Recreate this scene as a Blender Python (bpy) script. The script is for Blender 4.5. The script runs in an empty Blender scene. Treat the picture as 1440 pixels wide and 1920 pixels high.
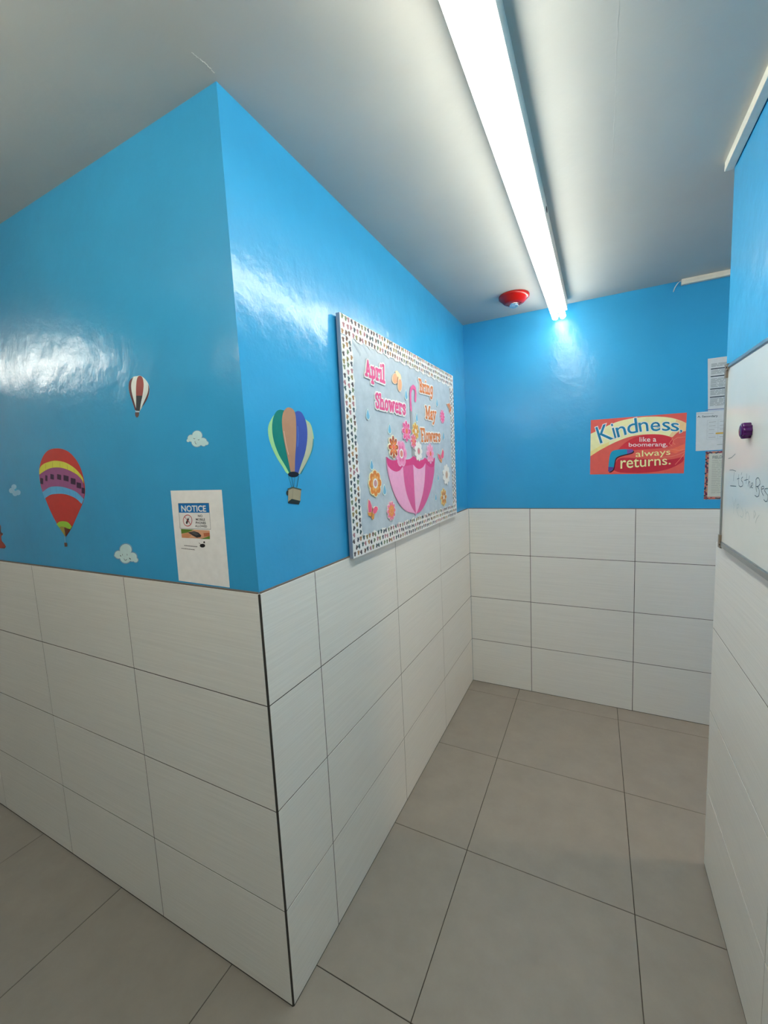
import bpy, bmesh, math, random
from mathutils import Vector, Matrix, Euler
from mathutils.geometry import tessellate_polygon

# ------------------------------------------------------------------ camera, world, exposure
SC = bpy.context.scene
COL = SC.collection
CAM = Vector((0.7957, -0.7982, 1.5975))
RX, ROLL, RZ, FPX = 1.4623, -0.0488, 0.4748, 775.96
CROT = Matrix.Rotation(RZ, 3, 'Z') @ Matrix.Rotation(RX, 3, 'X') @ Matrix.Rotation(ROLL, 3, 'Z')
cam_data = bpy.data.cameras.new('camera')
cam_data.sensor_fit = 'VERTICAL'
cam_data.sensor_height = 24.0
cam_data.lens = 24.0 * FPX / 1920.0
cam_data.clip_start = 0.01
cam = bpy.data.objects.new('camera', cam_data)
cam.matrix_world = Matrix.Translation(CAM) @ CROT.to_4x4()
COL.objects.link(cam)
SC.camera = cam

world = bpy.data.worlds.new('world')
SC.world = world
world.use_nodes = True
world.node_tree.nodes['Background'].inputs[0].default_value = (0.6, 0.7, 0.8, 1)
world.node_tree.nodes['Background'].inputs[1].default_value = 0.05

SC.view_settings.view_transform = 'Standard'
SC.view_settings.look = 'None'
SC.view_settings.gamma = 1.0
SC.view_settings.use_curve_mapping = False
SC.view_settings.exposure = 0.0
SC.cycles.max_bounces = 10
SC.cycles.diffuse_bounces = 6

TUBE = 19.5         # radiance of the corridor tubes
ROOM = 25.0         # radiance of the tubes in the room beside
ENTRY = 15.5        # radiance of the tubes in line with it behind the camera
UPLIGHT_FILL = 26.0         # radiance of the added fill uplighter before the notice wall
WARM = 110.0         # warm ceiling lamp round the corner

# ------------------------------------------------------------------ measures (metres)
L, W, H = 2.057, 1.181, 2.522            # corridor depth, width, ceiling height
REC = 0.008                               # paint lies this far behind the tile faces
ZR = [0.0, 0.3214, 0.6395, 0.9576, 1.2751]
YE = 1.03                                 # where the right wall ends
XL, XR, YF = -3.6, 3.0, -3.6              # room limits out of view

# ------------------------------------------------------------------ materials
def lin(c):
    return tuple(((v / 255) / 12.92 if v / 255 <= 0.04045 else ((v / 255 + 0.055) / 1.055) ** 2.4) for v in c)

MATS = {}
def principled(name, color, rough=0.5, spec=0.5, metal=0.0):
    m = bpy.data.materials.new(name)
    m.use_nodes = True
    b = m.node_tree.nodes['Principled BSDF']
    b.inputs['Base Color'].default_value = (*color, 1)
    b.inputs['Roughness'].default_value = rough
    b.inputs['Specular IOR Level'].default_value = spec
    b.inputs['Metallic'].default_value = metal
    return m, m.node_tree, b

def noise_node(nt, vec, scale, detail=3.0, rough=0.5):
    n = nt.nodes.new('ShaderNodeTexNoise')
    n.inputs['Scale'].default_value = scale
    n.inputs['Detail'].default_value = detail
    n.inputs['Roughness'].default_value = rough
    nt.links.new(vec, n.inputs['Vector'])
    return n

def coords(nt, scale=(1, 1, 1), rand=False, world=False):
    tc = nt.nodes.new('ShaderNodeNewGeometry' if world else 'ShaderNodeTexCoord')
    mp = nt.nodes.new('ShaderNodeMapping')
    mp.inputs['Scale'].default_value = scale
    nt.links.new(tc.outputs['Position' if world else 'Object'], mp.inputs['Vector'])
    if rand:
        oi = nt.nodes.new('ShaderNodeObjectInfo')
        mu = nt.nodes.new('ShaderNodeMath'); mu.operation = 'MULTIPLY'; mu.inputs[1].default_value = 37.0
        nt.links.new(oi.outputs['Random'], mu.inputs[0])
        cx = nt.nodes.new('ShaderNodeCombineXYZ')
        for i in range(3):
            nt.links.new(mu.outputs[0], cx.inputs[i])
        nt.links.new(cx.outputs[0], mp.inputs['Location'])
    return mp.outputs[0]

def ramp_mix(nt, b, fac, c0, c1, p0=0.3, p1=0.7):
    r = nt.nodes.new('ShaderNodeValToRGB')
    r.color_ramp.elements[0].position = p0
    r.color_ramp.elements[1].position = p1
    r.color_ramp.elements[0].color = (*c0, 1)
    r.color_ramp.elements[1].color = (*c1, 1)
    nt.links.new(fac, r.inputs[0])
    nt.links.new(r.outputs[0], b.inputs['Base Color'])
    return r

def bump(nt, b, height, strength, dist):
    n = nt.nodes.new('ShaderNodeBump')
    n.inputs['Strength'].default_value = strength
    n.inputs['Distance'].default_value = dist
    nt.links.new(height, n.inputs['Height'])
    nt.links.new(n.outputs[0], b.inputs['Normal'])

def scaled(c, k):
    return tuple(v * k for v in c)

BLUE = (0.040, 0.37, 0.71)
m, nt, b = principled('blue_gloss_paint', BLUE, 0.21, 0.5)
v = coords(nt, world=True)
n1 = noise_node(nt, v, 3.0, 4.0, 0.55)
ramp_mix(nt, b, n1.outputs['Fac'], scaled(BLUE, 0.96), scaled(BLUE, 1.04))
n2 = noise_node(nt, v, 5.5, 8.0, 0.55)
bump(nt, b, n2.outputs['Fac'], 0.42, 0.012)
M_PAINT = m

CEIL = (0.52, 0.53, 0.50)
m, nt, b = principled('ceiling_paint', CEIL, 0.42, 0.4)
v = coords(nt)
n1 = noise_node(nt, v, 2.2, 4.0)
ramp_mix(nt, b, n1.outputs['Fac'], scaled(CEIL, 0.95), scaled(CEIL, 1.03))
n2 = noise_node(nt, v, 6.0, 6.0)
bump(nt, b, n2.outputs['Fac'], 0.35, 0.012)
M_CEIL = m

TILE = (0.81, 0.81, 0.775)
m, nt, b = principled('wall_tile_glaze', TILE, 0.34, 0.4)
v = coords(nt, (1.6, 130.0, 1.0), True)
n1 = noise_node(nt, v, 2.2, 4.0, 0.6)
ramp_mix(nt, b, n1.outputs['Fac'], scaled(TILE, 0.93), scaled(TILE, 1.03), 0.32, 0.68)
bump(nt, b, n1.outputs['Fac'], 0.12, 0.0008)
M_TILE = m

FLOOR = (0.30, 0.276, 0.243)
m, nt, b = principled('floor_tile_matt', FLOOR, 0.42, 0.4)
v = coords(nt, (1, 1, 1), True)
n1 = noise_node(nt, v, 9.0, 6.0, 0.65)
ramp_mix(nt, b, n1.outputs['Fac'], scaled(FLOOR, 0.93), scaled(FLOOR, 1.06))
n2 = noise_node(nt, v, 260.0, 2.0)
bump(nt, b, n2.outputs['Fac'], 0.12, 0.001)
M_FLOOR = m

m, nt, b = principled('dark_grout', (0.055, 0.048, 0.040), 0.85, 0.2)
v = coords(nt)
n1 = noise_node(nt, v, 14.0, 4.0)
ramp_mix(nt, b, n1.outputs['Fac'], (0.03, 0.025, 0.02), (0.085, 0.075, 0.062))
M_GROUT = m
m, nt, b = principled('grey_grout', (0.07, 0.065, 0.058), 0.85, 0.2)
M_GROUT2 = m

def plain(name, rgb, rough=0.5, k=1.0, spec=0.4, metal=0.0):
    """a plain procedural material; rgb as the photo shows it under light level k"""
    key = (name, tuple(rgb), rough, k, spec, metal)
    if key not in MATS:
        c = tuple(min(0.88, v / k) for v in lin(rgb))
        m, nt, b = principled(name, c, rough, spec, metal)
        n = noise_node(nt, coords(nt), 40.0, 2.0)
        ramp_mix(nt, b, n.outputs['Fac'], scaled(c, 0.96), scaled(c, 1.03))
        MATS[key] = m
    return MATS[key]

def emitter(name, color, strength):
    m = bpy.data.materials.new(name)
    m.use_nodes = True
    nt = m.node_tree
    b = nt.nodes['Principled BSDF']
    b.inputs['Base Color'].default_value = (0.8, 0.8, 0.76, 1)
    b.inputs['Emission Color'].default_value = (*color, 1)
    b.inputs['Emission Strength'].default_value = strength
    return m

M_WHITE_METAL = plain('white_enamel', (238, 238, 230), 0.35)
M_ALU = plain('brushed_aluminium', (176, 180, 180), 0.32, 1.0, 0.5, 0.85)
M_PALE = plain('pale_wall_paint', (186, 182, 172), 0.5)
M_TRUNK = plain('cream_plastic', (226, 224, 212), 0.4)

# ------------------------------------------------------------------ object helpers
def tag(o, label=None, category=None, group=None, kind=None):
    if label: o['label'] = label
    if category: o['category'] = category
    if group: o['group'] = group
    if kind: o['kind'] = kind
    return o

def link(name, mesh, mats, parent=None, smooth=False):
    o = bpy.data.objects.new(name, mesh)
    COL.objects.link(o)
    if mesh is not None and not len(mesh.materials):
        for mt in (mats if isinstance(mats, (list, tuple)) else [mats]):
            mesh.materials.append(mt)
    if smooth:
        for p in mesh.polygons:
            p.use_smooth = True
    if parent is not None:
        o.parent = parent
    return o

def empty(name, loc=(0, 0, 0)):
    o = bpy.data.objects.new(name, None)
    o.empty_display_size = 0.05
    o.location = loc
    COL.objects.link(o)
    return o

def mesh_of(bm, name):
    bmesh.ops.recalc_face_normals(bm, faces=bm.faces[:])
    me = bpy.data.meshes.new(name)
    bm.to_mesh(me)
    bm.free()
    return me

def box_bm(x0, x1, y0, y1, z0, z1, bevel=0.0, seg=1):
    bm = bmesh.new()
    bmesh.ops.create_cube(bm, size=1.0)
    for vv in bm.verts:
        vv.co = Vector((x0 + (vv.co.x + .5) * (x1 - x0), y0 + (vv.co.y + .5) * (y1 - y0), z0 + (vv.co.z + .5) * (z1 - z0)))
    if bevel:
        bmesh.ops.bevel(bm, geom=bm.edges[:], offset=bevel, segments=seg, affect='EDGES')
    return bm

def box(name, x0, x1, y0, y1, z0, z1, mat, parent=None, bevel=0.0, seg=1):
    """box in world axes; the object's origin is the box's bottom centre"""
    c = Vector(((x0 + x1) / 2, (y0 + y1) / 2, z0))
    bm = box_bm(x0 - c.x, x1 - c.x, y0 - c.y, y1 - c.y, 0, z1 - z0, bevel, seg)
    o = link(name, mesh_of(bm, name), mat, parent)
    o.location = c - (parent.matrix_basis.translation if parent is not None else Vector())
    return o

def lathe_bm(profile, n=32, lobes=0, amp=0.0):
    """revolve (r, z) about z"""
    bm = bmesh.new()
    rings = []
    for r, z in profile:
        ring = []
        for i in range(n):
            a = 2 * math.pi * i / n
            rr = r * (1 + amp * math.cos(lobes * a)) if lobes else r
            ring.append(bm.verts.new((rr * math.cos(a), rr * math.sin(a), z)))
        rings.append(ring)
    for p, q in zip(rings, rings[1:]):
        for i in range(n):
            bm.faces.new((p[i], p[(i + 1) % n], q[(i + 1) % n], q[i]))
    bm.faces.new(rings[0][::-1])
    bm.faces.new(rings[-1])
    return bm

def tube_bm(pts, r, n=8):
    bm = bmesh.new()
    rings = []
    pts = [Vector(p) for p in pts]
    for i, p in enumerate(pts):
        d = (pts[min(i + 1, len(pts) - 1)] - pts[max(i - 1, 0)]).normalized()
        a = d.orthogonal().normalized()
        bb = d.cross(a)
        rings.append([bm.verts.new(p + (a * math.cos(2 * math.pi * k / n) + bb * math.sin(2 * math.pi * k / n)) * r) for k in range(n)])
    for p, q in zip(rings, rings[1:]):
        for i in range(n):
            bm.faces.new((p[i], p[(i + 1) % n], q[(i + 1) % n], q[i]))
    bm.faces.new(rings[0][::-1]); bm.faces.new(rings[-1])
    return bm

# ---- planes of the room: a pixel of the photograph gives a direction, the wall gives the distance
class Plane:
    def __init__(self, O, U, N):
        self.O, self.U, self.N, self.V = Vector(O), Vector(U), Vector(N), Vector((0, 0, 1))
    def uv(self, px, py):
        d = CROT @ Vector(((px - 720) / FPX, -(py - 960) / FPX, -1.0))
        t = (self.O - CAM).dot(self.N) / d.dot(self.N)
        p = CAM + d * t - self.O
        return Vector((p.dot(self.U), p.dot(self.V)))
    def at(self, u, v, n=0.0):
        return self.O + self.U * u + self.V * v + self.N * n
    def matrix(self, u, v, n=0.0):
        mt = Matrix((self.U, self.V, self.N)).transposed().to_4x4()
        mt.translation = self.at(u, v, n)
        return mt
    def shifted(self, n):
        return Plane(self.O + self.N * n, self.U, self.N)

PA = Plane((0, REC, 0), (1, 0, 0), (0, -1, 0))            # painted wall with the notice
PB = Plane((-REC, 0, 0), (0, 1, 0), (1, 0, 0))            # painted wall with the bulletin board
PK = Plane((0, L + REC, 0), (1, 0, 0), (0, -1, 0))        # back wall
PD = Plane((W + REC, 0, 0), (0, -1, 0), (-1, 0, 0))       # right wall
PBOARD = Plane((0.016, 0, 0), (0, 1, 0), (1, 0, 0))       # face of the bulletin board
PWB = Plane((W - 0.012, 0, 0), (0, -1, 0), (-1, 0, 0))    # face of the whiteboard

def crop(ox, oy, s):
    return lambda x, y: (ox + x / s, oy + y / s)

def smooth(pts, n=3):
    """round an outline through its points; corners sharper than 55 degrees stay sharp"""
    pts = [Vector(p) for p in pts]; k = len(pts)
    if k < 8: return pts
    def corner(i):
        a, c = pts[i] - pts[i - 1], pts[(i + 1) % k] - pts[i]
        return a.length < 1e-9 or c.length < 1e-9 or a.angle(c) > 0.96
    cs = [corner(i) for i in range(k)]
    out = []
    for i in range(k):
        p1, p2 = pts[i], pts[(i + 1) % k]
        p0 = p1 if cs[i] else pts[i - 1]; p3 = p2 if cs[(i + 1) % k] else pts[(i + 2) % k]
        out.append(p1)
        if (p2 - p1).length < 1e-9: continue
        for j in range(1, n):
            t = j / n
            out.append(0.5 * ((2 * p1) + (p2 - p0) * t + (2 * p0 - 5 * p1 + 4 * p2 - p3) * t * t + (3 * p1 - p0 - 3 * p2 + p3) * t ** 3))
    return out

class Flat:
    """thin layers cut from card, vinyl or print, collected in one plane"""
    def __init__(self, plane, tr=None):
        self.pl, self.tr = plane, tr
        self.polys = []          # (list of uv, z0, z1, mat)
    def P(self, pts):
        out = []
        for x, y in pts:
            px, py = self.tr(x, y) if self.tr else (x, y)
            out.append(self.pl.uv(px, py))
        return out
    def poly(self, pts, z0, z1, mat):
        self.polys.append((self.P(smooth(pts)), z0, z1, mat)); return self
    def uvpoly(self, pts, z0, z1, mat):
        self.polys.append(([Vector(p) for p in pts], z0, z1, mat)); return self
    def ellipse(self, cx, cy, rx, ry, z0, z1, mat, n=18):
        pts = [(cx + rx * math.cos(2 * math.pi * i / n), cy + ry * math.sin(2 * math.pi * i / n)) for i in range(n)]
        self.polys.append((self.P(pts), z0, z1, mat)); return self
    def uvstroke(self, pts, w, z, mat, dz=1.5e-5):
        """a pen line of width w through uv points: quads and round joints, each a hair above the last"""
        pts = [Vector(p) for p in pts]
        h = w / 2
        for i, (a, c) in enumerate(zip(pts, pts[1:])):
            d = c - a
            if d.length < 1e-7: continue
            nrm = Vector((-d.y, d.x)).normalized() * h
            self.polys.append(([a - nrm, c - nrm, c + nrm, a + nrm], None, z + dz * (i % 3), mat))
        for i, p in enumerate(pts):
            self.polys.append(([p + Vector((math.cos(k * math.pi / 4), math.sin(k * math.pi / 4))) * h for k in range(8)], None, z + dz * (3 + i % 2), mat))
        return self
    def stroke(self, pts, w, z, mat):
        return self.uvstroke(self.P(pts), w, z, mat)
    def build(self, name, parent=None, origin=None, base=None):
        """origin: uv of the object's origin; base: root's uv origin when parented"""
        allp = [p for pl in self.polys for p in pl[0]]
        if origin is None:
            origin = Vector((sum(p.x for p in allp) / len(allp), min(p.y for p in allp)))
        bm = bmesh.new()
        mats = []
        for pts, z0, z1, mat in self.polys:
            if mat not in mats: mats.append(mat)
            area = sum(a.x * c.y - c.x * a.y for a, c in zip(pts, pts[1:] + pts[:1]))
            if area < 0: pts = pts[::-1]
            top = [bm.verts.new((p.x - origin.x, p.y - origin.y, z1)) for p in pts]
            if len(pts) <= 4:
                tris = [tuple(range(len(pts)))]
            else:
                tris = [t for t in tessellate_polygon([[Vector((p.x, p.y, 0)) for p in pts]]) if len(set(t)) == 3]
            for t in tris:
                q = [pts[i] for i in t]
                if sum(a.x * c.y - c.x * a.y for a, c in zip(q, q[1:] + q[:1])) < 0: t = t[::-1]
                try:
                    f = bm.faces.new([top[i] for i in t]); f.material_index = mats.index(mat)
                except ValueError:
                    pass
            if z0 is not None:
                bot = [bm.verts.new((p.x - origin.x, p.y - origin.y, z0)) for p in pts]
                k = len(pts)
                for i in range(k):
                    g = bm.faces.new((bot[i], bot[(i + 1) % k], top[(i + 1) % k], top[i])); g.material_index = mats.index(mat)
        me = bpy.data.meshes.new(name); bm.to_mesh(me); bm.free()
        o = link(name, me, mats, parent)
        if parent is None:
            o.matrix_world = self.pl.matrix(origin.x, origin.y)
        else:
            b0 = parent['_uv']
            o.location = (origin.x - b0[0], origin.y - b0[1], 0)
        o['_uv'] = (origin.x, origin.y)
        return o

def root_on(plane, name, uv):
    o = empty(name)
    o.matrix_world = plane.matrix(uv[0], uv[1])
    o['_uv'] = (uv[0], uv[1])
    return o

def quadmap(quad):
    """unit square -> pixel quad given TL, TR, BR, BL"""
    TL, TR, BR, BL = [Vector(q) for q in quad]
    def f(s, t):
        return tuple((BL * (1 - s) + BR * s) * (1 - t) + (TL * (1 - s) + TR * s) * t)
    return f

FONT_CACHE = {}
def glyph_mesh(text, offset=0.0):
    key = (text, offset)
    if key not in FONT_CACHE:
        c = bpy.data.curves.new('lettering', 'FONT')
        c.body = text; c.size = 1.0; c.offset = offset; c.resolution_u = 3
        o = bpy.data.objects.new('lettering', c); COL.objects.link(o)
        dg = bpy.context.evaluated_depsgraph_get()
        ev = o.evaluated_get(dg); me = ev.to_mesh()
        vs = [(q.co.x, q.co.y) for q in me.vertices]; fs = [tuple(p.vertices) for p in me.polygons]
        ev.to_mesh_clear(); bpy.data.objects.remove(o); bpy.data.curves.remove(c)
        FONT_CACHE[key] = (vs, fs)
    return FONT_CACHE[key]

def print_text(plane, tr, text, quad, z, mat, name, parent, offset=0.0):
    """lettering printed into a pixel quad of the photograph, as flat print on its sheet"""
    bvs, _ = glyph_mesh(text, 0.0)
    x0, x1 = min(p[0] for p in bvs), max(p[0] for p in bvs)
    y0, y1 = min(p[1] for p in bvs), max(p[1] for p in bvs)
    vs, fs = glyph_mesh(text, offset)
    qm = quadmap([tr(*q) if tr else q for q in quad])
    uv = [plane.uv(*qm((x - x0) / (x1 - x0), (y - y0) / (y1 - y0))) for x, y in vs]
    b0 = parent['_uv']
    me = bpy.data.meshes.new(name)
    me.from_pydata([(p.x - b0[0], p.y - b0[1], z) for p in uv], [], fs)
    return link(name, me, mat, parent)

# ------------------------------------------------------------------ room shell
def wall_tile_mesh(w, h, t=REC, e=0.0005):
    """glazed tile, local x along the wall, y up, z out; chamfered rim"""
    bm = bmesh.new()
    a = [bm.verts.new(p) for p in ((-w / 2, 0, 0), (w / 2, 0, 0), (w / 2, h, 0), (-w / 2, h, 0))]
    c = [bm.verts.new(p) for p in ((-w / 2, 0, t - e), (w / 2, 0, t - e), (w / 2, h, t - e), (-w / 2, h, t - e))]
    d = [bm.verts.new(p) for p in ((-w / 2 + e, e, t), (w / 2 - e, e, t), (w / 2 - e, h - e, t), (-w / 2 + e, h - e, t))]
    for i in range(4):
        j = (i + 1) % 4
        bm.faces.new((a[i], a[j], c[j], c[i])); bm.faces.new((c[i], c[j], d[j], d[i]))
    bm.faces.new(d)
    return mesh_of(bm, 'wall_tile')

TILE_MESH = {}
JW = 0.0016   # half joint
def tile_wall(parent, plane, cols, end0=JW, end1=JW, foot=0.003):
    """plane is the painted surface; the tiles stand proud of it. cols: joint positions along u"""
    inv = parent.matrix_world.inverted()
    for i, (a, c) in enumerate(zip(cols, cols[1:])):
        u0 = a + (end0 if i == 0 else JW); u1 = c - (end1 if i == len(cols) - 2 else JW)
        for k in range(4):
            z0 = ZR[k] + (foot if k == 0 else JW); z1 = ZR[k + 1] - (0.0 if k == 3 else JW)
            key = (round(u1 - u0, 4), round(z1 - z0, 4))
            if key not in TILE_MESH: TILE_MESH[key] = wall_tile_mesh(*key)
            o = link('wall_tile', TILE_MESH[key], M_TILE, parent)
            o.matrix_basis = inv @ plane.matrix((u0 + u1) / 2, z0)

def wall(name, x0, x1, y0, y1, label, mat=None):
    o = box(name, x0, x1, y0, y1, 0, H, mat or M_PAINT)
    tag(o, label, 'wall', kind='structure')
    bpy.context.view_layer.update()
    return o

G = 0.0071    # grout depth in front of the paint
w_a = wall('wall_front', XL, -REC, REC, 0.12, 'glossy blue wall above white tiles with balloon stickers and notice sheet')
tile_wall(w_a, PA, [XL, -3.0, -2.4066, -1.8066, -1.2066, -0.6005, 0.0], JW, 0.0055, 0.0065)
box('grout', XL, -0.0035, REC - G, REC, 0, ZR[4] - 0.0005, M_GROUT2, w_a)
w_b = wall('wall_left', -0.12, -REC, 0.12, L + REC, 'glossy blue corridor wall above white tiles behind bulletin board')
tile_wall(w_b, PB, [0.0, 0.2471, 0.8454, 1.4376, L], 0.0055, 0.001, 0.005)
box('grout', -REC, -REC + G, 0.0035, L, 0, ZR[4] - 0.0005, M_GROUT2, w_b)
box('corner_grout', -REC, -0.0025, 0.0025, REC, 0, ZR[4] - 0.0005, M_GROUT, w_b)
w_k = wall('wall_back', -0.12, XR, L + REC, L + 0.12, 'glossy blue end wall above white tiles with red poster')
tile_wall(w_k, PK, [0.0, 0.411, 1.011, 1.611, 2.211, 2.811, XR], 0.001)
box('grout', 0, XR, L + REC - G, L + REC, 0, ZR[4] - 0.0005, M_GROUT2, w_k)
w_d = wall('wall_right', W + REC, XR, YF, YE - REC, 'light blue wall end above white tiles behind whiteboard')
tile_wall(w_d, PD, [-YE, -0.417, 0.183, 0.783, 1.383, 1.983, 2.583, 3.183, -YF], 0.0015, JW, 0.0075)
box('grout', W + REC - G, W + REC, YF, YE - 0.003, 0, ZR[4] - 0.0005, M_GROUT2, w_d)
w_r = wall('wall_rear', XL, W + REC, YF - 0.12, YF, 'pale wall of the room opposite the notice wall', M_PALE)
w_f = wall('wall_far', XL - 0.12, XL, YF - 0.12, 0.12, 'pale wall closing the room past the balloon stickers', M_PALE)
w_s = wall('wall_side', XR, XR + 0.12, YE - 0.2, L + 0.12, 'pale wall closing the passage around the corner', M_PALE)

M_BEAD = plain('grout_bead', (112, 104, 98), 0.8)
BH = 0.0045
box('grout_bead', XL, -REC, REC - 0.0055, REC, ZR[4] - 0.0002, ZR[4] + BH, M_BEAD, w_a, 0.001)
box('grout_bead', -REC, -REC + 0.0055, REC, L, ZR[4] - 0.0002, ZR[4] + BH, M_BEAD, w_b, 0.001)
box('grout_bead', 0, XR, L + REC - 0.0055, L + REC, ZR[4] - 0.0002, ZR[4] + BH, M_BEAD, w_k, 0.001)
box('grout_bead', W + REC - 0.0055, W + REC, YF, YE - REC, ZR[4] - 0.0002, ZR[4] + BH, M_BEAD, w_d, 0.001)

# ceiling
cl = box('ceiling', XL - 0.12, XR + 0.12, YF - 0.12, L + 0.12, H, H + 0.1, M_CEIL)
tag(cl, 'white painted plaster ceiling with a seam and roller marks', 'ceiling', kind='structure')
def ceiling_ridge(name, pts, w, h, mat):
    rnd = random.Random(5)
    bm = bmesh.new(); prev = None
    n = 40
    for i in range(n + 1):
        t = i / n * (len(pts) - 1); k = min(int(t), len(pts) - 2); f = t - k
        x = pts[k][0] * (1 - f) + pts[k + 1][0] * f + rnd.uniform(-.0012, .0012)
        y = pts[k][1] * (1 - f) + pts[k + 1][1] * f
        d = Vector((pts[k + 1][0] - pts[k][0], pts[k + 1][1] - pts[k][1])).normalized(); nx, ny = -d.y, d.x
        ww = w * rnd.uniform(.5, 1.2)
        row = [bm.verts.new((x + nx * s * ww, y + ny * s * ww, H - z)) for s, z in ((-1, -0.0005), (0, h * rnd.uniform(.3, 1)), (1, -0.0005))]
        if prev:
            bm.faces.new((prev[0], prev[1], row[1], row[0])); bm.faces.new((prev[1], prev[2], row[2], row[1]))
        prev = row
    o = link(name, mesh_of(bm, name), mat, cl)
    o.matrix_parent_inverse = cl.matrix_basis.inverted()
ceiling_ridge('plaster_seam', [(0.832, -0.6), (0.832, 0.30), (0.836, 0.52), (0.838, 0.77), (0.835, 1.25)], 0.005, 0.0004, M_CEIL)
ceiling_ridge('plaster_crack', [(0.004, -0.008), (0.006, -0.03), (0.0, -0.066)], 0.0015, 0.001, plain('pale_filler', (235, 235, 228)))

# floor: dark grout bed with single tiles
fl = box('floor', XL - 0.12, XR + 0.12, YF - 0.12, L + 0.12, -0.06, -0.0015, M_GROUT)
tag(fl, 'grey matt floor tiles with thin dark joints', 'floor', kind='structure')
FX = [-3.84, -3.243, -2.646, -2.049, -1.4529, -0.8601, -0.2582, 0.3301, 0.9277, 1.5247, 2.1217, 2.7187, 3.12]
FY = [-3.72, -3.453, -2.857, -2.261, -1.665, -1.07, -0.476, 0.1182, 0.7119, 1.3066, 1.9225, L + 0.1]
def floor_tile_mesh(w, d, t=0.0095, e=0.0008):
    bm = bmesh.new()
    lo = [bm.verts.new(p) for p in ((-w / 2, -d / 2, 0), (w / 2, -d / 2, 0), (w / 2, d / 2, 0), (-w / 2, d / 2, 0))]
    mi = [bm.verts.new((q.co.x, q.co.y, t - e)) for q in lo]
    hi = [bm.verts.new((q.co.x - math.copysign(e, q.co.x), q.co.y - math.copysign(e, q.co.y), t)) for q in lo]
    for i in range(4):
        j = (i + 1) % 4
        bm.faces.new((lo[i], lo[j], mi[j], mi[i])); bm.faces.new((mi[i], mi[j], hi[j], hi[i]))
    bm.faces.new(hi)
    return mesh_of(bm, 'floor_tile')
FT = {}
FJ = 0.0013
for xa, xb in zip(FX, FX[1:]):
    for ya, yb in zip(FY, FY[1:]):
        if xb < -0.02 and ya > 0.02: continue           # under the block behind the notice wall
        if xa > W + 0.02 and yb < YE - 0.02: continue   # under the right wall
        key = (round(xb - xa - 2 * FJ, 4), round(yb - ya - 2 * FJ, 4))
        if key not in FT: FT[key] = floor_tile_mesh(*key)
        o = link('floor_tile', FT[key], M_FLOOR, fl)
        o.location = Vector(((xa + xb) / 2, (ya + yb) / 2, -0.0095)) - fl.location

# ------------------------------------------------------------------ lights
def batten(name, label, mat_tube, length, loc, rotz):
    """twin tube batten; local y runs along the tubes, local z = 0 at the ceiling"""
    r = empty(name, loc); r.rotation_euler = (0, 0, rotz)
    tag(r, label, 'ceiling light')
    hl = length / 2
    bm = bmesh.new()       # folded sheet housing
    prof = [(-0.046, 0.0), (-0.046, -0.059), (-0.044, -0.060), (-0.008, -0.060), (-0.005, -0.066), (0.005, -0.066), (0.008, -0.060), (0.044, -0.060), (0.046, -0.059), (0.046, 0.0)]
    va = [bm.verts.new((x, -hl + 0.012, z)) for x, z in prof]; vb = [bm.verts.new((x, hl - 0.012, z)) for x, z in prof]
    for i in range(len(prof)):
        j = (i + 1) % len(prof)
        bm.faces.new((va[i], va[j], vb[j], vb[i]))
    bm.faces.new(va); bm.faces.new(vb)
    link('housing', mesh_of(bm, 'housing'), M_WHITE_METAL, r)
    for s in (-1, 1):
        n = 20
        prof = [(0.0115, -hl), (0.0155, -hl + 0.003), (0.017, -hl + 0.008), (0.017, hl - 0.008), (0.0155, hl - 0.003), (0.0115, hl)]
        t = link('tube', mesh_of(lathe_bm(prof, n), 'tube'), mat_tube, r, True)
        t.rotation_euler = (-math.pi / 2, 0, 0)
        t.location = (s * 0.0205, 0, -0.087)
        for e in (-1, 1):
            hb = link('lamp_holder', mesh_of(box_bm(-0.011, 0.011, -0.007, 0.007, -0.012, 0.012, 0.002), 'lamp_holder'), M_WHITE_METAL, r)
            hb.location = (s * 0.0205, e * (hl - 0.03), -0.064)
    return r

M_TUBE = emitter('fluorescent_tube', (1.0, 0.965, 0.86), TUBE)
bt = batten('batten_light', 'long white twin tube batten glowing along the corridor ceiling', M_TUBE, 2.40, (0.5836, 0.795, H), -0.0112)
hole = link('knockout_hole', mesh_of(box_bm(-0.0012, 0.0012, -0.012, 0.012, -0.006, 0.006, 0.0008), 'knockout_hole'), plain('black_opening', (18, 14, 14), 0.8), bt)
hole.location = (0.0466, 0.135, -0.024)

M_TUBE2 = emitter('room_tube', (1.0, 0.95, 0.86), ROOM)
bt2 = batten('batten_light', 'twin tube batten on the room ceiling, lighting the notice wall', M_TUBE2, 1.22, (-2.75, -0.85, H), math.pi / 2)

M_TUBE3 = emitter('entrance_tube', (1.0, 0.95, 0.85), ENTRY)
bt3 = batten('batten_light', 'second long twin tube batten, in line with the corridor light', M_TUBE3, 2.40, (0.5555, -1.72, H), -0.0112)

M_TUBE4 = emitter('uplight_fill_tube', (1.0, 0.86, 0.68), UPLIGHT_FILL)
bt4 = batten('batten_light', 'added unseen twin tube uplighter, fill light before the notice wall', M_TUBE4, 1.16, (-0.36, -0.97, H - 0.40), 0)  # unseen fixture, added to brighten the ceiling and upper notice wall
bt4.rotation_euler = (math.pi, 0, math.pi / 2)
for sy in (-0.45, 0.45):
    rod = link('fill_lamp_rod', mesh_of(tube_bm([(0, sy, -0.062), (0, sy, -0.40)], 0.004), 'fill_lamp_rod'), M_WHITE_METAL, bt4, True)

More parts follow.
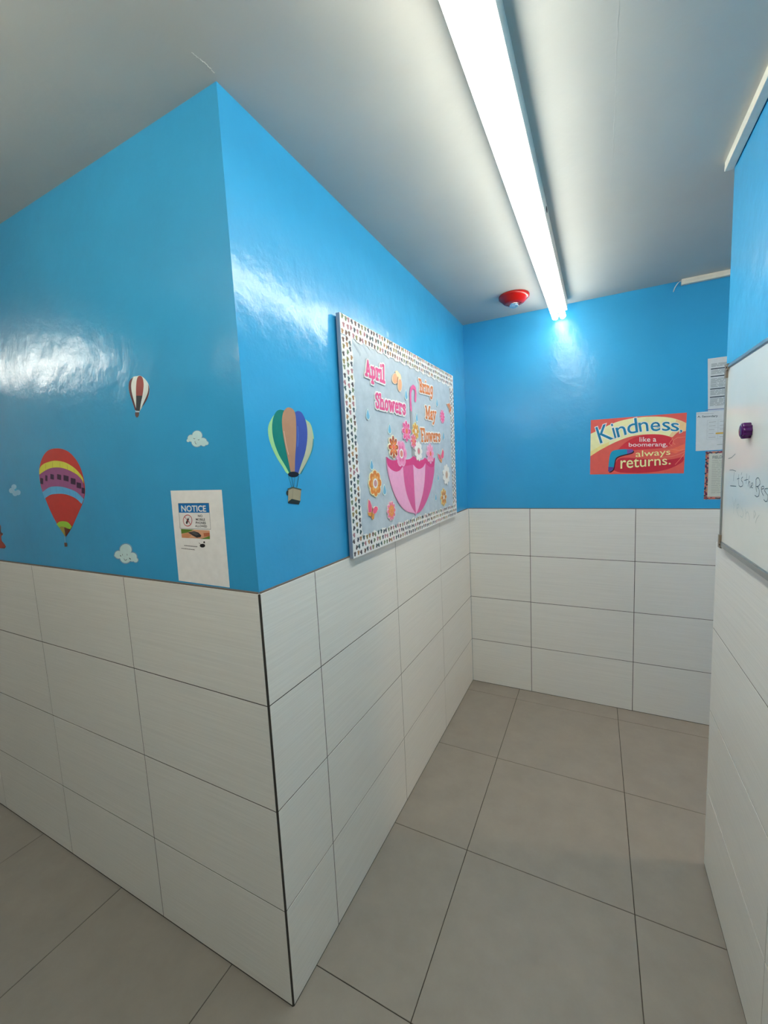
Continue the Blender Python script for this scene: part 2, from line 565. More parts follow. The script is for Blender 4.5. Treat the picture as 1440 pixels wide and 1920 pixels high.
M_LAMP = emitter('warm_lamp_glass', (1.0, 0.72, 0.48), WARM)
lamp = empty('ceiling_lamp', (2.45, 1.42, H))
tag(lamp, 'round warm ceiling lamp in the passage around the corner', 'ceiling light')
link('lamp_base', mesh_of(lathe_bm([(0.13, -0.02), (0.14, -0.015), (0.14, 0.0)], 32), 'lamp_base'), M_WHITE_METAL, lamp)
link('lamp_shade', mesh_of(lathe_bm([(0.02, -0.085), (0.07, -0.078), (0.105, -0.055), (0.122, -0.02)], 32), 'lamp_shade'), M_LAMP, lamp, True)

# ------------------------------------------------------------------ alarm strobe on the ceiling
al = empty('alarm_strobe', (0.380, 1.742, H))
tag(al, 'red round fire alarm strobe with clear lens on white ceiling', 'alarm')
M_RED = plain('red_plastic', (150, 14, 12), 0.22, 0.9)
link('alarm_body', mesh_of(lathe_bm([(0.030, -0.046), (0.046, -0.045), (0.056, -0.040), (0.074, -0.022), (0.083, -0.014), (0.084, -0.004), (0.082, 0.0)], 40), 'alarm_body'), M_RED, al, True)
rf = link('reflector', mesh_of(lathe_bm([(0.020, -0.050), (0.024, -0.044)], 20), 'reflector'), plain('chrome', (225, 228, 230), 0.1, 1.0, 0.5, 1.0), al, True)
m, nt, b = principled('clear_lens', (0.95, 0.97, 1.0), 0.05)
b.inputs['Transmission Weight'].default_value = 0.9
bm = lathe_bm([(0.009, -0.067), (0.018, -0.063), (0.022, -0.056), (0.022, -0.044)], 20)
for q in bm.verts: q.co.x *= 1.15; q.co.y *= 0.8
link('strobe_lens', mesh_of(bm, 'strobe_lens'), m, al, True)
M_DK = plain('dark_red_plastic', (95, 14, 22), 0.3, 0.9)
for sx in (-1, 1):
    d = link('sounder_slot', mesh_of(lathe_bm([(0.006, -0.048), (0.009, -0.0455), (0.009, -0.040)], 16), 'sounder_slot'), M_DK, al, True)
    d.location = (sx * 0.037, 0.006, 0)

# ------------------------------------------------------------------ cable trunking
def trunk(name, x0, x1, y0, y1, label, axis):
    r = empty(name, ((x0 + x1) / 2, (y0 + y1) / 2, H)); tag(r, label, 'cable trunking', 'cable trunking under the ceiling')
    dz = 0.028
    box('trunk_base', x0, x1, y0, y1, H - dz * 0.45, H, M_TRUNK, None).name
    o = bpy.data.objects['trunk_base'] if False else COL.objects[-1]
    o.parent = r; o.location -= r.location
    if axis == 'y':
        box('trunk_cover', x0 - 0.001, x1 - 0.003, y0, y1, H - dz, H - dz * 0.45, M_TRUNK, r, 0.0012)
    else:
        box('trunk_cover', x0, x1, y0 - 0.001, y1 - 0.003, H - dz, H - dz * 0.45, M_TRUNK, r, 0.0012)
    return r
trunk('cable_trunking', 1.163, W + REC, -2.6, 1.019, 'white cable trunking along ceiling above the whiteboard', 'y')
trunk('cable_trunking', 1.203, 2.6, L - 0.017, L + REC, 'white cable trunking at ceiling on the end wall', 'x')
wire = link('loose_wire', mesh_of(tube_bm([(1.215, L - 0.004, H - 0.012), (1.197, L - 0.010, H - 0.006), (1.186, L - 0.012, H - 0.016), (1.176, L - 0.004, H - 0.030), (1.171, L + 0.004, H - 0.044), (1.170, L + REC + 0.002, H - 0.050)], 0.0022), 'loose_wire'), plain('white_cable', (220, 222, 220)), None, True)
tag(wire, 'short loose white wire at the end of ceiling trunking', 'wire')

# ------------------------------------------------------------------ stickers on the notice wall
KA, KB, KK = 0.74, 0.85, 0.76
def vin(rgb, k): return plain('printed_vinyl', rgb, 0.42, k)

def sticker(plane, tr, name, label, category, group, base_pts, base_mat, parts, t=0.0004):
    f = Flat(plane, tr)
    f.poly(base_pts, 0.0, t, base_mat)
    root = f.build(name)
    tag(root, label, category, group)
    z = t
    for pname, items in parts:
        g = Flat(plane, tr)
        for it in items:
            if it[0] == 'p': z += 2.5e-5; g.poly(it[1], None, z, it[2])
            elif it[0] == 'e': z += 2.5e-5; g.ellipse(*it[1], None, z, it[2])
            elif it[0] == 's': z += 2.5e-5; g.stroke(it[1], it[2], z, it[3]); z += 8e-5
        g.build(pname, root)
    return root

# big red balloon with bands
T = crop(0, 820, 8)
red, yel, pur, dpur, blu = vin((176, 52, 48), KA), vin((196, 200, 72), KA), vin((140, 78, 128), KA), vin((52, 26, 60), KA), vin((84, 162, 214), KA)
ytop = [(596, 470), (640, 410), (720, 372), (830, 350), (960, 370), (1060, 418), (1150, 488), (1240, 600)]
ybot = [(1255, 690), (1180, 580), (1090, 520), (990, 475), (880, 452), (770, 460), (680, 500), (592, 560)]
btop = [(642, 822), (740, 752), (840, 736), (950, 745), (1060, 778), (1160, 825), (1262, 925)]
bbot = [(1232, 1000), (1150, 922), (1050, 872), (950, 848), (850, 848), (760, 862), (676, 918)]
sq = [(630, 655, 22, 50), (700, 612, 16, 46), (786, 592, 26, 44), (892, 596, 30, 46), (996, 614, 38, 50), (1102, 660, 36, 54), (1188, 722, 34, 50), (1252, 800, 22, 48)]
sticker(PA, T, 'balloon_sticker', 'big red hot air balloon sticker with yellow, purple and blue bands', 'wall sticker', 'balloon stickers on the blue walls',
    [(990, 1490), (860, 1300), (770, 1130), (690, 940), (620, 750), (590, 560), (595, 450), (630, 320), (690, 225), (760, 180), (860, 165), (950, 180), (1040, 225), (1130, 320), (1200, 440), (1250, 590), (1275, 750), (1270, 880), (1240, 990), (1170, 1150), (1080, 1350)], red,
    [('yellow_band', [('p', ytop + ybot, yel)] + [('s', [(x, y), (x + dx, y + 95)], 0.0012, vin((150, 130, 60), KA)) for x, y, dx in ((690, 400, -8), (790, 372, -2), (900, 372, 6), (1010, 408, 10), (1110, 470, 14))]),
     ('purple_band', [('p', ybot[::-1] + btop[::-1], pur)]),
     ('dark_patch', [('p', [(x - w, y - h), (x + w, y - h + w * .5), (x + w, y + h), (x - w, y + h - w * .5)], dpur) for x, y, w, h in sq]),
     ('blue_band', [('p', btop + bbot, blu)] + [('s', [(x, y), (x + 6, y + 90)], 0.0012, vin((60, 120, 190), KA)) for x, y in ((760, 758), (850, 748), (950, 758), (1050, 790), (1140, 830))]),
     ('skirt', [('p', [(855, 1300), (900, 1265), (960, 1258), (1030, 1275), (1085, 1340), (1050, 1395), (990, 1350), (930, 1340), (895, 1352)], vin((140, 190, 60), KA)), ('p', [(895, 1350), (930, 1335), (990, 1345), (1052, 1390), (990, 1490)], vin((150, 140, 60), KA)), ('p', [(970, 1350), (1062, 1378), (992, 1488)], vin((88, 40, 30), KA))]),
     ('rope', [('s', [(982, 1480), (986, 1585)], 0.0025, vin((120, 180, 220), KA))]),
     ('basket', [('p', [(970, 1580), (1013, 1578), (1020, 1635), (980, 1640)], vin((90, 70, 60), KA))])])

# small striped balloon
T = crop(200, 690, 6.545)
sticker(PA, T, 'balloon_sticker', 'small white and maroon striped balloon sticker above the smiling cloud', 'wall sticker', 'balloon stickers on the blue walls',
    [(355, 525), (310, 395), (277, 290), (272, 210), (290, 150), (330, 110), (375, 100), (410, 95), (455, 120), (510, 190), (525, 260), (515, 340), (470, 425), (405, 530)], vin((200, 214, 226), KA),
    [('dark_stripe', [('p', [(330, 112), (288, 150), (272, 215), (280, 300), (315, 410), (352, 522), (368, 515), (335, 400), (308, 290), (302, 210), (314, 150)], vin((74, 32, 40), KA)),
                      ('p', [(510, 195), (525, 260), (515, 340), (478, 418), (425, 495), (462, 410), (500, 320), (513, 260)], vin((74, 32, 40), KA))]),
     ('maroon_stripe', [('p', [(364, 400), (362, 260), (370, 150), (388, 105), (410, 97), (435, 110), (452, 160), (455, 230), (442, 330), (428, 400)], vin((136, 62, 60), KA)), ('p', [(364, 340), (441, 340), (420, 440), (408, 528), (362, 524)], vin((24, 34, 44), KA))]),
     ('basket', [('p', [(350, 545), (400, 545), (398, 580), (385, 606), (365, 606), (352, 582)], vin((84, 66, 66), KA)), ('s', [(357, 536), (404, 537)], 0.0016, vin((215, 220, 225), KA))])])

def cloud(tr, circles, label, face, rgb, outline=True):
    f = Flat(PA, tr)
    z = 0.0003
    if outline:
        for i, (x, y, r) in enumerate(circles):
            f.ellipse(x, y, r * 1.08 + 3, r * 1.08 + 3, 0.0, z, vin((96, 140, 175), KA)); z += 2e-5
    z += 1e-4
    for x, y, r in circles:
        f.ellipse(x, y, r, r, 0.0, z, vin(rgb, KA)); z += 2e-5
    o = f.build('cloud_sticker'); tag(o, label, 'wall sticker', 'cloud stickers on the notice wall')
    if face:
        g = Flat(PA, tr); z += 1e-4
        for pts, w in face: g.stroke(pts, w, z, vin((40, 60, 78), KA)); z += 8e-5
        g.build('smiling_face', o)
T = crop(200, 690, 6.545)
cloud(T, [(1112, 830, 60), (1038, 862, 42), (1182, 905, 48), (1108, 902, 65), (1002, 890, 18), (1226, 922, 24), (1192, 932, 28)], 'smiling white cloud sticker above the notice sheet',
      [([(1068, 862), (1078, 872), (1088, 864)], .0012), ([(1122, 878), (1132, 885), (1142, 876)], .0012), ([(1088, 900), (1090, 920), (1102, 935)], .0014)], (176, 206, 222))
T = crop(0, 680, 3)
cloud(T, [(708, 1053, 33), (668, 1080, 22), (745, 1093, 25), (708, 1094, 33), (764, 1110, 13), (652, 1084, 8)], 'smiling white cloud sticker just above the tiles beside the notice',
      [([(678, 1085), (681, 1087)], .0035), ([(690, 1077), (691, 1083)], .0022), ([(716, 1077), (717, 1083)], .0022), ([(730, 1100), (736, 1105)], .0035), ([(699, 1102), (704, 1111), (711, 1111), (716, 1104)], .0016)], (182, 208, 224))
T = crop(0, 820, 8)
cloud(T, [(210, 742, 38), (178, 798, 42), (228, 842, 40), (272, 828, 40)], 'small faint plain cloud sticker past the big red balloon', None, (128, 178, 208), False)
sticker(PA, T, 'balloon_sticker', 'dark red sticker cut off beyond the small faint cloud', 'wall sticker', 'balloon stickers on the blue walls',
    [(-60, 1330), (0, 1305), (14, 1340), (16, 1420), (45, 1440), (40, 1466), (18, 1482), (26, 1550), (60, 1590), (90, 1640), (72, 1666), (20, 1665), (-40, 1650), (-90, 1560), (-80, 1430)], vin((140, 56, 46), KA),
    [('dark_trim', [('p', [(-60, 1332), (0, 1307), (14, 1340), (16, 1420), (42, 1442), (36, 1464), (-10, 1440), (-50, 1400)], vin((52, 44, 50), KA))]), ('lower_edge', [('s', [(25, 1660), (70, 1662), (88, 1640)], 0.002, vin((60, 30, 34), KA))])])

# balloon on the corridor wall
T = crop(480, 740, 8.729)
sticker(PB, T, 'balloon_sticker', 'hot air balloon sticker with green, tan and blue stripes near bulletin board', 'wall sticker', 'balloon stickers on the blue walls',
    [(525, 1300), (440, 1190), (350, 1050), (270, 890), (215, 730), (197, 600), (205, 500), (240, 420), (300, 330), (420, 260), (640, 300), (830, 420), (890, 480), (925, 590), (945, 720), (935, 860), (880, 1010), (800, 1180), (722, 1300)], vin((150, 200, 140), KB),
    [('stripe', [('p', [(545, 1290), (470, 1150), (370, 980), (290, 760), (262, 560), (275, 400), (320, 290), (380, 247), (450, 255), (480, 330), (480, 700), (520, 980), (580, 1290)], vin((0, 118, 110), KB))]),
     ('stripe', [('p', [(680, 1290), (740, 1150), (800, 970), (830, 780), (835, 600), (820, 420), (880, 488), (918, 600), (930, 740), (905, 900), (835, 1080), (722, 1300)], vin((172, 176, 150), KB)), ('p', [(715, 1300), (835, 1085), (908, 905), (932, 720), (945, 740), (930, 890), (870, 1040), (740, 1300)], vin((30, 120, 140), KB))]),
     ('stripe', [('p', [(630, 1290), (640, 1000), (650, 700), (640, 450), (630, 310), (660, 275), (700, 268), (750, 298), (810, 420), (838, 580), (835, 760), (800, 960), (735, 1150), (690, 1290)], vin((56, 78, 160), KB)), ('s', [(680, 520), (690, 680), (678, 850)], 0.002, vin((90, 130, 200), KB))]),
     ('stripe', [('p', [(570, 1290), (500, 960), (445, 680), (422, 450), (440, 300), (490, 225), (540, 210), (600, 238), (640, 310), (655, 480), (655, 760), (640, 1000), (632, 1290)], vin((170, 128, 100), KB)), ('s', [(455, 600), (485, 800), (530, 980)], 0.002, vin((205, 180, 165), KB))]),
     ('skirt', [('e', (610, 1305, 90, 46), vin((16, 22, 40), KB))]),
     ('rope', [('s', [(530, 1335), (582, 1512)], .0018, vin((30, 90, 105), KB)), ('s', [(577, 1345), (612, 1512)], .0018, vin((30, 90, 105), KB)), ('s', [(632, 1345), (614, 1512)], .0018, vin((30, 90, 105), KB)), ('s', [(695, 1335), (665, 1512)], .0022, vin((30, 70, 80), KB))]),
     ('basket', [('e', (515, 1608, 25, 42), vin((34, 52, 50), KB)), ('p', [(525, 1545), (590, 1512), (735, 1548), (722, 1740), (695, 1800), (518, 1772)], vin((150, 142, 118), KB)), ('p', [(518, 1755), (580, 1705), (722, 1740), (696, 1800), (518, 1775)], vin((22, 40, 42), KB)), ('p', [(508, 1540), (590, 1506), (740, 1545), (738, 1568), (600, 1532), (520, 1562)], vin((66, 84, 76), KB)), ('s', [(600, 1535), (590, 1700)], .0012, vin((110, 104, 90), KB))])])

# ------------------------------------------------------------------ notice sheet
def sheet(plane, tr, name, quad, label, category, mat, group=None, t=0.0004, lift=0.0):
    f = Flat(plane, tr); f.poly(quad, 0.0, t, mat)
    o = f.build(name); tag(o, label, category, group)
    return o
T = crop(310, 910, 9.6)
paper_a = plain('white_paper', (206, 208, 212), 0.6, 0.64)
nt_ = sheet(PA, T, 'notice_sheet', [(95, 95), (1015, 80), (1160, 1840), (245, 1715)], 'white paper notice banning mobile phones taped beside the wall corner', 'notice', paper_a)
g = Flat(PA, T); g.poly([(235, 325), (785, 320), (800, 492), (250, 492)], None, .0006, vin((12, 104, 170), KA)); g.build('blue_header', nt_)
g = Flat(PA, T)
for a, c in zip([(235, 325), (785, 320), (820, 790), (270, 775)], [(785, 320), (820, 790), (270, 775), (235, 325)]): g.stroke([a, c], .0011, .00062, vin((90, 100, 110), KA))
g.build('sign_border', nt_)
print_text(PA, T, 'NOTICE', [(290, 365), (728, 365), (738, 472), (298, 470)], .0008, vin((222, 228, 235), KA), 'heading_lettering', nt_, 0.025)
for s, q in (('NO', [(590, 530), (668, 530), (672, 570), (592, 570)]), ('MOBILE', [(552, 592), (715, 596), (718, 636), (555, 632)]), ('PHONES', [(550, 652), (730, 658), (734, 698), (552, 692)]), ('ALLOWED', [(540, 712), (752, 720), (756, 756), (542, 750)])):
    print_text(PA, T, s, q, .0007, vin((60, 60, 64), KA), 'lettering', nt_, 0.02)
g = Flat(PA, T)
ring = [(405 + 78 * math.cos(a * math.pi / 12), 633 + 100 * math.sin(a * math.pi / 12)) for a in range(25)]
g.stroke(ring, .0022, .0007, vin((170, 52, 60), KA))
g.stroke([(350, 563), (462, 706)], .0020, .0009, vin((170, 52, 60), KA))
g.build('ban_symbol', nt_)
g = Flat(PA, T)
g.poly([(372, 668), (405, 590), (432, 600), (400, 690), (380, 695)], None, .00066, vin((40, 40, 44), KA))
g.stroke([(428, 585), (440, 565)], .0010, .00066, vin((40, 40, 44), KA)); g.stroke([(360, 580), (440, 660)], .0012, .00068, vin((60, 50, 54), KA))
g.build('phone_symbol', nt_)
g = Flat(PA, T)
g.poly([(285, 785), (800, 812), (806, 968), (300, 942)], None, .0006, vin((196, 150, 120), KA))
g.poly([(285, 785), (520, 797), (400, 850), (292, 870)], None, .00064, vin((84, 120, 44), KA))
g.poly([(640, 965), (806, 910), (806, 968), (640, 960)], None, .00064, vin((84, 120, 44), KA))
g.poly([(690, 860), (800, 850), (805, 915), (700, 925)], None, .00068, vin((170, 96, 66), KA))
g.poly([(300, 880), (400, 850), (480, 900), (420, 945), (302, 942)], None, .00068, vin((190, 132, 96), KA))
g.poly([(410, 848), (520, 824), (600, 850), (650, 900), (640, 930), (570, 942), (500, 905)], None, .00072, vin((46, 46, 50), KA))
g.poly([(455, 850), (525, 835), (610, 880), (560, 905)], None, .00076, vin((78, 78, 80), KA))
g.build('photo_strip', nt_)
g = Flat(PA, T)
rnd = random.Random(3)
for (xa, ya, xb, yb) in ((345, 1082, 580, 1105), (296, 1134, 530, 1160)):
    x = xa
    while x < xb:
        w = rnd.uniform(12, 34); y = ya + (yb - ya) * (x - xa) / (xb - xa)
        g.stroke([(x, y), (min(x + w, xb), y + 2)], .0020, .0006, vin((96, 96, 100), KA)); x += w + 9
g.build('small_print', nt_)
g = Flat(PA, T)
g.ellipse(672, 1085, 48, 34, None, .0006, vin((30, 30, 34), KA)); g.ellipse(702, 1024, 15, 18, None, .0006, vin((40, 40, 46), KA)); g.stroke([(608, 1035), (640, 1060)], .0014, .0006, vin((40, 40, 46), KA))
g.build('ink_emblem', nt_)

# ------------------------------------------------------------------ red poster on the back wall
T = crop(1095, 765, 7.024)
def ink(rgb): return plain('poster_ink', rgb, 0.35, KK)
po = sheet(PK, T, 'motivational_poster', [(90, 160), (1355, 60), (1315, 860), (80, 875)], 'red and cream poster about kindness and boomerangs on the end wall', 'poster', ink((202, 88, 80)), None, 0.0005)
g = Flat(PK, T)
g.poly([(88, 340), (200, 288), (330, 225), (470, 172), (640, 135), (820, 115), (1000, 115), (1150, 130), (1270, 165), (1347, 200), (1340, 300), (1240, 315), (1160, 385), (1050, 355), (940, 345), (780, 350), (620, 375), (470, 425), (330, 490), (200, 560), (84, 635)], None, .0007, ink((232, 214, 166)))
g.poly([(1215, 150), (1347, 200), (1340, 305), (1230, 318), (1165, 384), (1120, 370), (1170, 300)], None, .00073, ink((226, 186, 138)))
g.poly([(84, 575), (200, 505), (330, 445), (330, 490), (200, 560), (84, 635)], None, .00073, ink((216, 200, 132)))
g.build('cream_swoosh', po)
g = Flat(PK, T)
g.poly([(420, 580), (520, 475), (640, 400), (780, 358), (940, 352), (1060, 362), (1140, 392), (1170, 440), (1140, 490), (1050, 525), (800, 545), (600, 560)], None, .0007, ink((192, 48, 62)))
g.poly([(380, 815), (420, 715), (500, 655), (800, 670), (1100, 682), (1310, 640), (1300, 705), (1150, 790), (950, 838), (700, 856), (480, 850)], None, .0007, ink((176, 42, 58)))
g.build('crimson_field', po)
g = Flat(PK, T)
for pts in ([(1330, 380), (1230, 390), (1180, 420), (1170, 460), (1200, 480)], [(1010, 650), (1150, 640), (1250, 610), (1325, 575)], [(1050, 560), (1150, 540), (1250, 560), (1325, 545)], [(1200, 745), (1260, 680), (1320, 600)], [(1170, 400), (1120, 470), (1160, 500)]):
    g.stroke(pts, .0022, .0008, ink((220, 136, 112)))
g.poly([(1110, 560), (1330, 470), (1325, 545), (1200, 600)], None, .00068, ink((214, 104, 80)))
g.build('swirl_line', po)
KQ = [('K', [(150, 258), (305, 205), (388, 403), (215, 467)]), ('i', [(352, 212), (378, 205), (428, 390), (402, 400)]), ('n', [(413, 262), (535, 232), (562, 348), (445, 388)]), ('d', [(552, 162), (690, 130), (712, 318), (582, 350)]),
      ('n', [(714, 195), (840, 180), (850, 303), (735, 312)]), ('e', [(875, 190), (1000, 180), (1005, 298), (880, 310)]), ('s', [(1030, 186), (1130, 180), (1135, 298), (1030, 302)]), ('s', [(1145, 195), (1252, 200), (1250, 305), (1145, 305)]), (',', [(1265, 288), (1295, 290), (1288, 330), (1258, 328)])]
for ch, q in KQ:
    print_text(PK, T, ch, q, .0009, ink((216, 224, 226)), 'letter_outline', po, 0.035)
    print_text(PK, T, ch, q, .0011, ink((18, 116, 156)), 'heading_letter', po, 0.004)
for s, q, c, of in (('like a', [(732, 383), (950, 378), (950, 443), (732, 445)], (226, 214, 222), .006), ('boomerang,', [(590, 458), (1097, 450), (1097, 522), (590, 526)], (226, 214, 222), .006),
                ('always', [(680, 566), (1135, 536), (1138, 640), (680, 672)], (232, 218, 150), .004), ('returns.', [(482, 672), (1138, 652), (1140, 742), (482, 800)], (238, 224, 156), .006)):
    print_text(PK, T, s, q, .0010, ink(c), 'verse_lettering', po, of)
bo = [(318, 835), (320, 790), (330, 690), (345, 610), (375, 567), (440, 549), (560, 541), (640, 545), (650, 563), (620, 590), (520, 615), (450, 637), (415, 668), (400, 730), (385, 800), (345, 836)]
g = Flat(PK, T); g.poly([(x + 12, y + 14) for x, y in bo], None, .0008, ink((70, 20, 40))); g.poly(bo, None, .001, ink((16, 140, 176)))
g.poly([(565, 542), (640, 545), (650, 563), (620, 590), (568, 603)], None, .0011, ink((104, 76, 150))); g.poly([(321, 775), (390, 780), (385, 800), (345, 836), (318, 835)], None, .0011, ink((84, 62, 140)))
g.build('boomerang_print', po)

# ------------------------------------------------------------------ papers beside the poster
T = crop(1290, 660, 6.62)
paper_k = plain('white_paper', (184, 194, 200), 0.6, 0.82)
def right_of(plane, tr, x, y, du): # uv point du metres along the wall from a pixel
    p = plane.uv(*tr(x, y)); return Vector((p.x + du, p.y))
def wall_sheet(name, tl, bl, width, label, mat, t):
    a, c = PK.uv(*T(*tl)), PK.uv(*T(*bl))
    f = Flat(PK); f.uvpoly([a, (a.x + width, a.y + .001), (c.x + width, c.y + .001), c], 0, t, mat)
    o = f.build(name); tag(o, label, 'paper', 'papers taped beside the red poster')
    return o
def line_uv(g, a, c, w, z, mat): g.uvstroke([a, c], w, z, mat)
p1 = wall_sheet('printed_sheet', (245, 85), (248, 735), .216, 'white sheet with grey text blocks and black bars, highest of the papers', paper_k, .0004)
dk, gy = ink((30, 50, 62)), ink((128, 140, 148))
u0 = PK.uv(*T(290, 210)).x; u1 = u0 + .165
g = Flat(PK)
for y in (213, 306, 461, 562):
    v_ = PK.uv(*T(290, y)).y; line_uv(g, (u0, v_), (u1, v_), .0055, .0006, dk)
v_ = PK.uv(*T(290, 716)).y; line_uv(g, (u0 - .02, v_), (u1, v_), .004, .0006, ink((86, 104, 150)))
g.build('black_bar', p1)
g = Flat(PK); rnd = random.Random(8)
for ya, yb in ((150, 190), (232, 285), (335, 400), (405, 445), (480, 540), (580, 670)):
    y = ya
    while y < yb:
        v_ = PK.uv(*T(290, y)).y; x = u0
        while x < u1 - .01:
            w = rnd.uniform(.015, .05); line_uv(g, (x, v_), (min(x + w, u1), v_), .0028, .0006, gy); x += w + .006
        y += 11
g.build('text_line', p1)

p2 = wall_sheet('printed_sheet', (103, 750), (95, 1230), .279, 'white sheet headed Secondary with a table and yellow mark', paper_k, .0009)
g = Flat(PK); tl = PK.uv(*T(240, 850)); br = PK.uv(*T(320, 1080))
grid = ink((150, 162, 168))
for k in range(6): line_uv(g, (tl.x, tl.y + (br.y - tl.y) * k / 5), (tl.x + .19, tl.y + (br.y - tl.y) * k / 5), .0011, .0011, grid)
for k in range(5): line_uv(g, (tl.x + .0475 * k, tl.y), (tl.x + .0475 * k, br.y), .0011, .0012, grid)
rnd = random.Random(2)
for r in range(5):
    for c in range(4):
        uu = tl.x + .0475 * c + .008; vv = tl.y + (br.y - tl.y) * (r + .5) / 5
        line_uv(g, (uu, vv), (uu + rnd.uniform(.012, .03), vv), .003, .0013, ink((142, 152, 158)))
g.build('table_grid', p2)
g = Flat(PK); a = PK.uv(*T(352, 1010)); line_uv(g, a, (a.x + .03, a.y), .0085, .0014, ink((184, 150, 60))); g.build('yellow_mark', p2)
print_text(PK, T, 'A. Secondary', [(118, 792), (368, 780), (368, 812), (118, 822)], .0012, ink((70, 88, 100)), 'heading_lettering', p2, .02)
g = Flat(PK, T)
for xa, xb in ((112, 140), (150, 205), (212, 262), (270, 315)): g.stroke([(xa, 772 - xa * .03), (xb, 772 - xb * .03)], .0030, .0011, ink((150, 160, 166)))
g.build('text_line', p2)
g = Flat(PK, T); g.stroke([(362, 1150), (425, 1146)], .003, .0011, ink((130, 150, 150))); g.build('footer_line', p2)

p3 = wall_sheet('printed_sheet', (222, 1236), (195, 1830), .216, 'sheet with a patterned floral border and lines of text, lowest of the papers', ink((170, 128, 116)), .0006)
a, c = PK.uv(*T(262, 1262)), PK.uv(*T(240, 1795))
g = Flat(PK); g.uvpoly([a, (a.x + .184, a.y), (c.x + .184, c.y), c], None, .0008, ink((176, 182, 174))); g.build('inner_page', p3)
g = Flat(PK); rnd = random.Random(4)
a, c = PK.uv(*T(222, 1240)), PK.uv(*T(196, 1828))
pal = [(96, 36, 62), (70, 72, 60), (60, 66, 76), (124, 62, 70), (150, 110, 70), (180, 90, 80), (46, 62, 84)]
for k in range(34):
    f = (k + .5) / 34; uu = a.x + (c.x - a.x) * f + rnd.uniform(.002, .011); vv = a.y + (c.y - a.y) * f
    g.uvpoly([(uu + .0045 * math.cos(q) * rnd.uniform(.8, 1.4), vv + .0055 * math.sin(q)) for q in [i * math.pi / 4 for i in range(8)]], None, .0009 + k * 1e-6, ink(rnd.choice(pal)))
for k in range(60):
    bot = k % 2; f = (k // 2 + .5) / 30; base = c if bot else a
    uu = base.x + .216 * f; vv = base.y + (.006 if bot else -.006) + rnd.uniform(-.003, .003)
    g.uvpoly([(uu + .005 * math.cos(q) * rnd.uniform(.8, 1.4), vv + .0035 * math.sin(q)) for q in [i * math.pi / 4 for i in range(8)]], None, .001 + k * 1e-6, ink(rnd.choice(pal)))
g.build('floral_pattern', p3)
print_text(PK, T, 'FIELD', [(306, 1290), (424, 1284), (424, 1318), (306, 1324)], .0011, ink((92, 106, 110)), 'heading_lettering', p3, .015)
g = Flat(PK); rnd = random.Random(11)
for k in range(19):
    q = PK.uv(*T(300 - k * .7, 1350 + k * 22)); x = q.x
    while x < q.x + .14:
        w = rnd.uniform(.012, .04); line_uv(g, (x, q.y), (x + w, q.y), .0024, .001, ink((140, 148, 144))); x += w + .006
g.build('text_line', p3)

# ------------------------------------------------------------------ bulletin board
Y0, Y1, Z0, Z1 = 0.4585, 1.7215, 1.272, 2.128
bb = root_on(PBOARD, 'bulletin_board', (Y0 + (Y1 - Y0) / 2, Z0))
tag(bb, 'spring bulletin board with grey paper and handprint border on blue wall', 'bulletin board')
BU = Vector(((Y0 + Y1) / 2, Z0))
m, nt, b = principled('grey_felt_paper', (0.5, 0.55, 0.57), 0.38, 0.5)
v = coords(nt)
n1 = noise_node(nt, v, 16.0, 6.0, 0.65)
ramp_mix(nt, b, n1.outputs['Fac'], (0.43, 0.52, 0.60), (0.57, 0.66, 0.74), .3, .7)
n2 = noise_node(nt, v, 7.0, 3.0); bump(nt, b, n2.outputs['Fac'], 0.3, 0.006)
M_FELT = m
def board_box(name, ua, ub, va, vb, n0, n1, mat, bevel=0.0):
    o = link(name, mesh_of(box_bm(ua - BU.x, ub - BU.x, va - BU.y, vb - BU.y, n0, n1, bevel), name), mat, bb); return o
board_box('backing_panel', Y0 + .004, Y1 - .004, Z0 + .004, Z1 - .004, -0.014, -0.001, M_FELT)
M_RAIL = plain('grey_metal_rail', (138, 146, 158), 0.4, .8, .5, .3)
for (ua, ub, va, vb) in ((Y0, Y0 + .005, Z0, Z1), (Y1 - .005, Y1, Z0, Z1), (Y0 + .005, Y1 - .005, Z0, Z0 + .005), (Y0 + .005, Y1 - .005, Z1 - .005, Z1)):
    board_box('frame_rail', ua, ub, va, vb, -0.0148, 0.0, M_RAIL)
# wrinkles of the paper near the top corner
g = Flat(PBOARD, crop(620, 570, 3.919))
bm = bmesh.new()
tr = crop(620, 570, 3.919)
for pts in ([(160, 262), (190, 310), (215, 350), (225, 380)], [(215, 260), (250, 310), (275, 355), (285, 385)], [(262, 285), (295, 330), (315, 365)]):
    prev = None
    for i, q in enumerate(pts):
        c = PBOARD.uv(*tr(*q)) - BU; k = math.sin(math.pi * (i + .3) / (len(pts) - .4)); d = .012
        row = [bm.verts.new((c.x - d, c.y - d * .5, -0.0012)), bm.verts.new((c.x, c.y, -.001 + .0035 * k)), bm.verts.new((c.x + d, c.y + d * .5, -0.0012))]
        if prev:
            bm.faces.new((prev[0], prev[1], row[1], row[0])); bm.faces.new((prev[1], prev[2], row[2], row[1]))
        prev = row
link('paper_wrinkle', mesh_of(bm, 'paper_wrinkle'), M_FELT, bb, True)

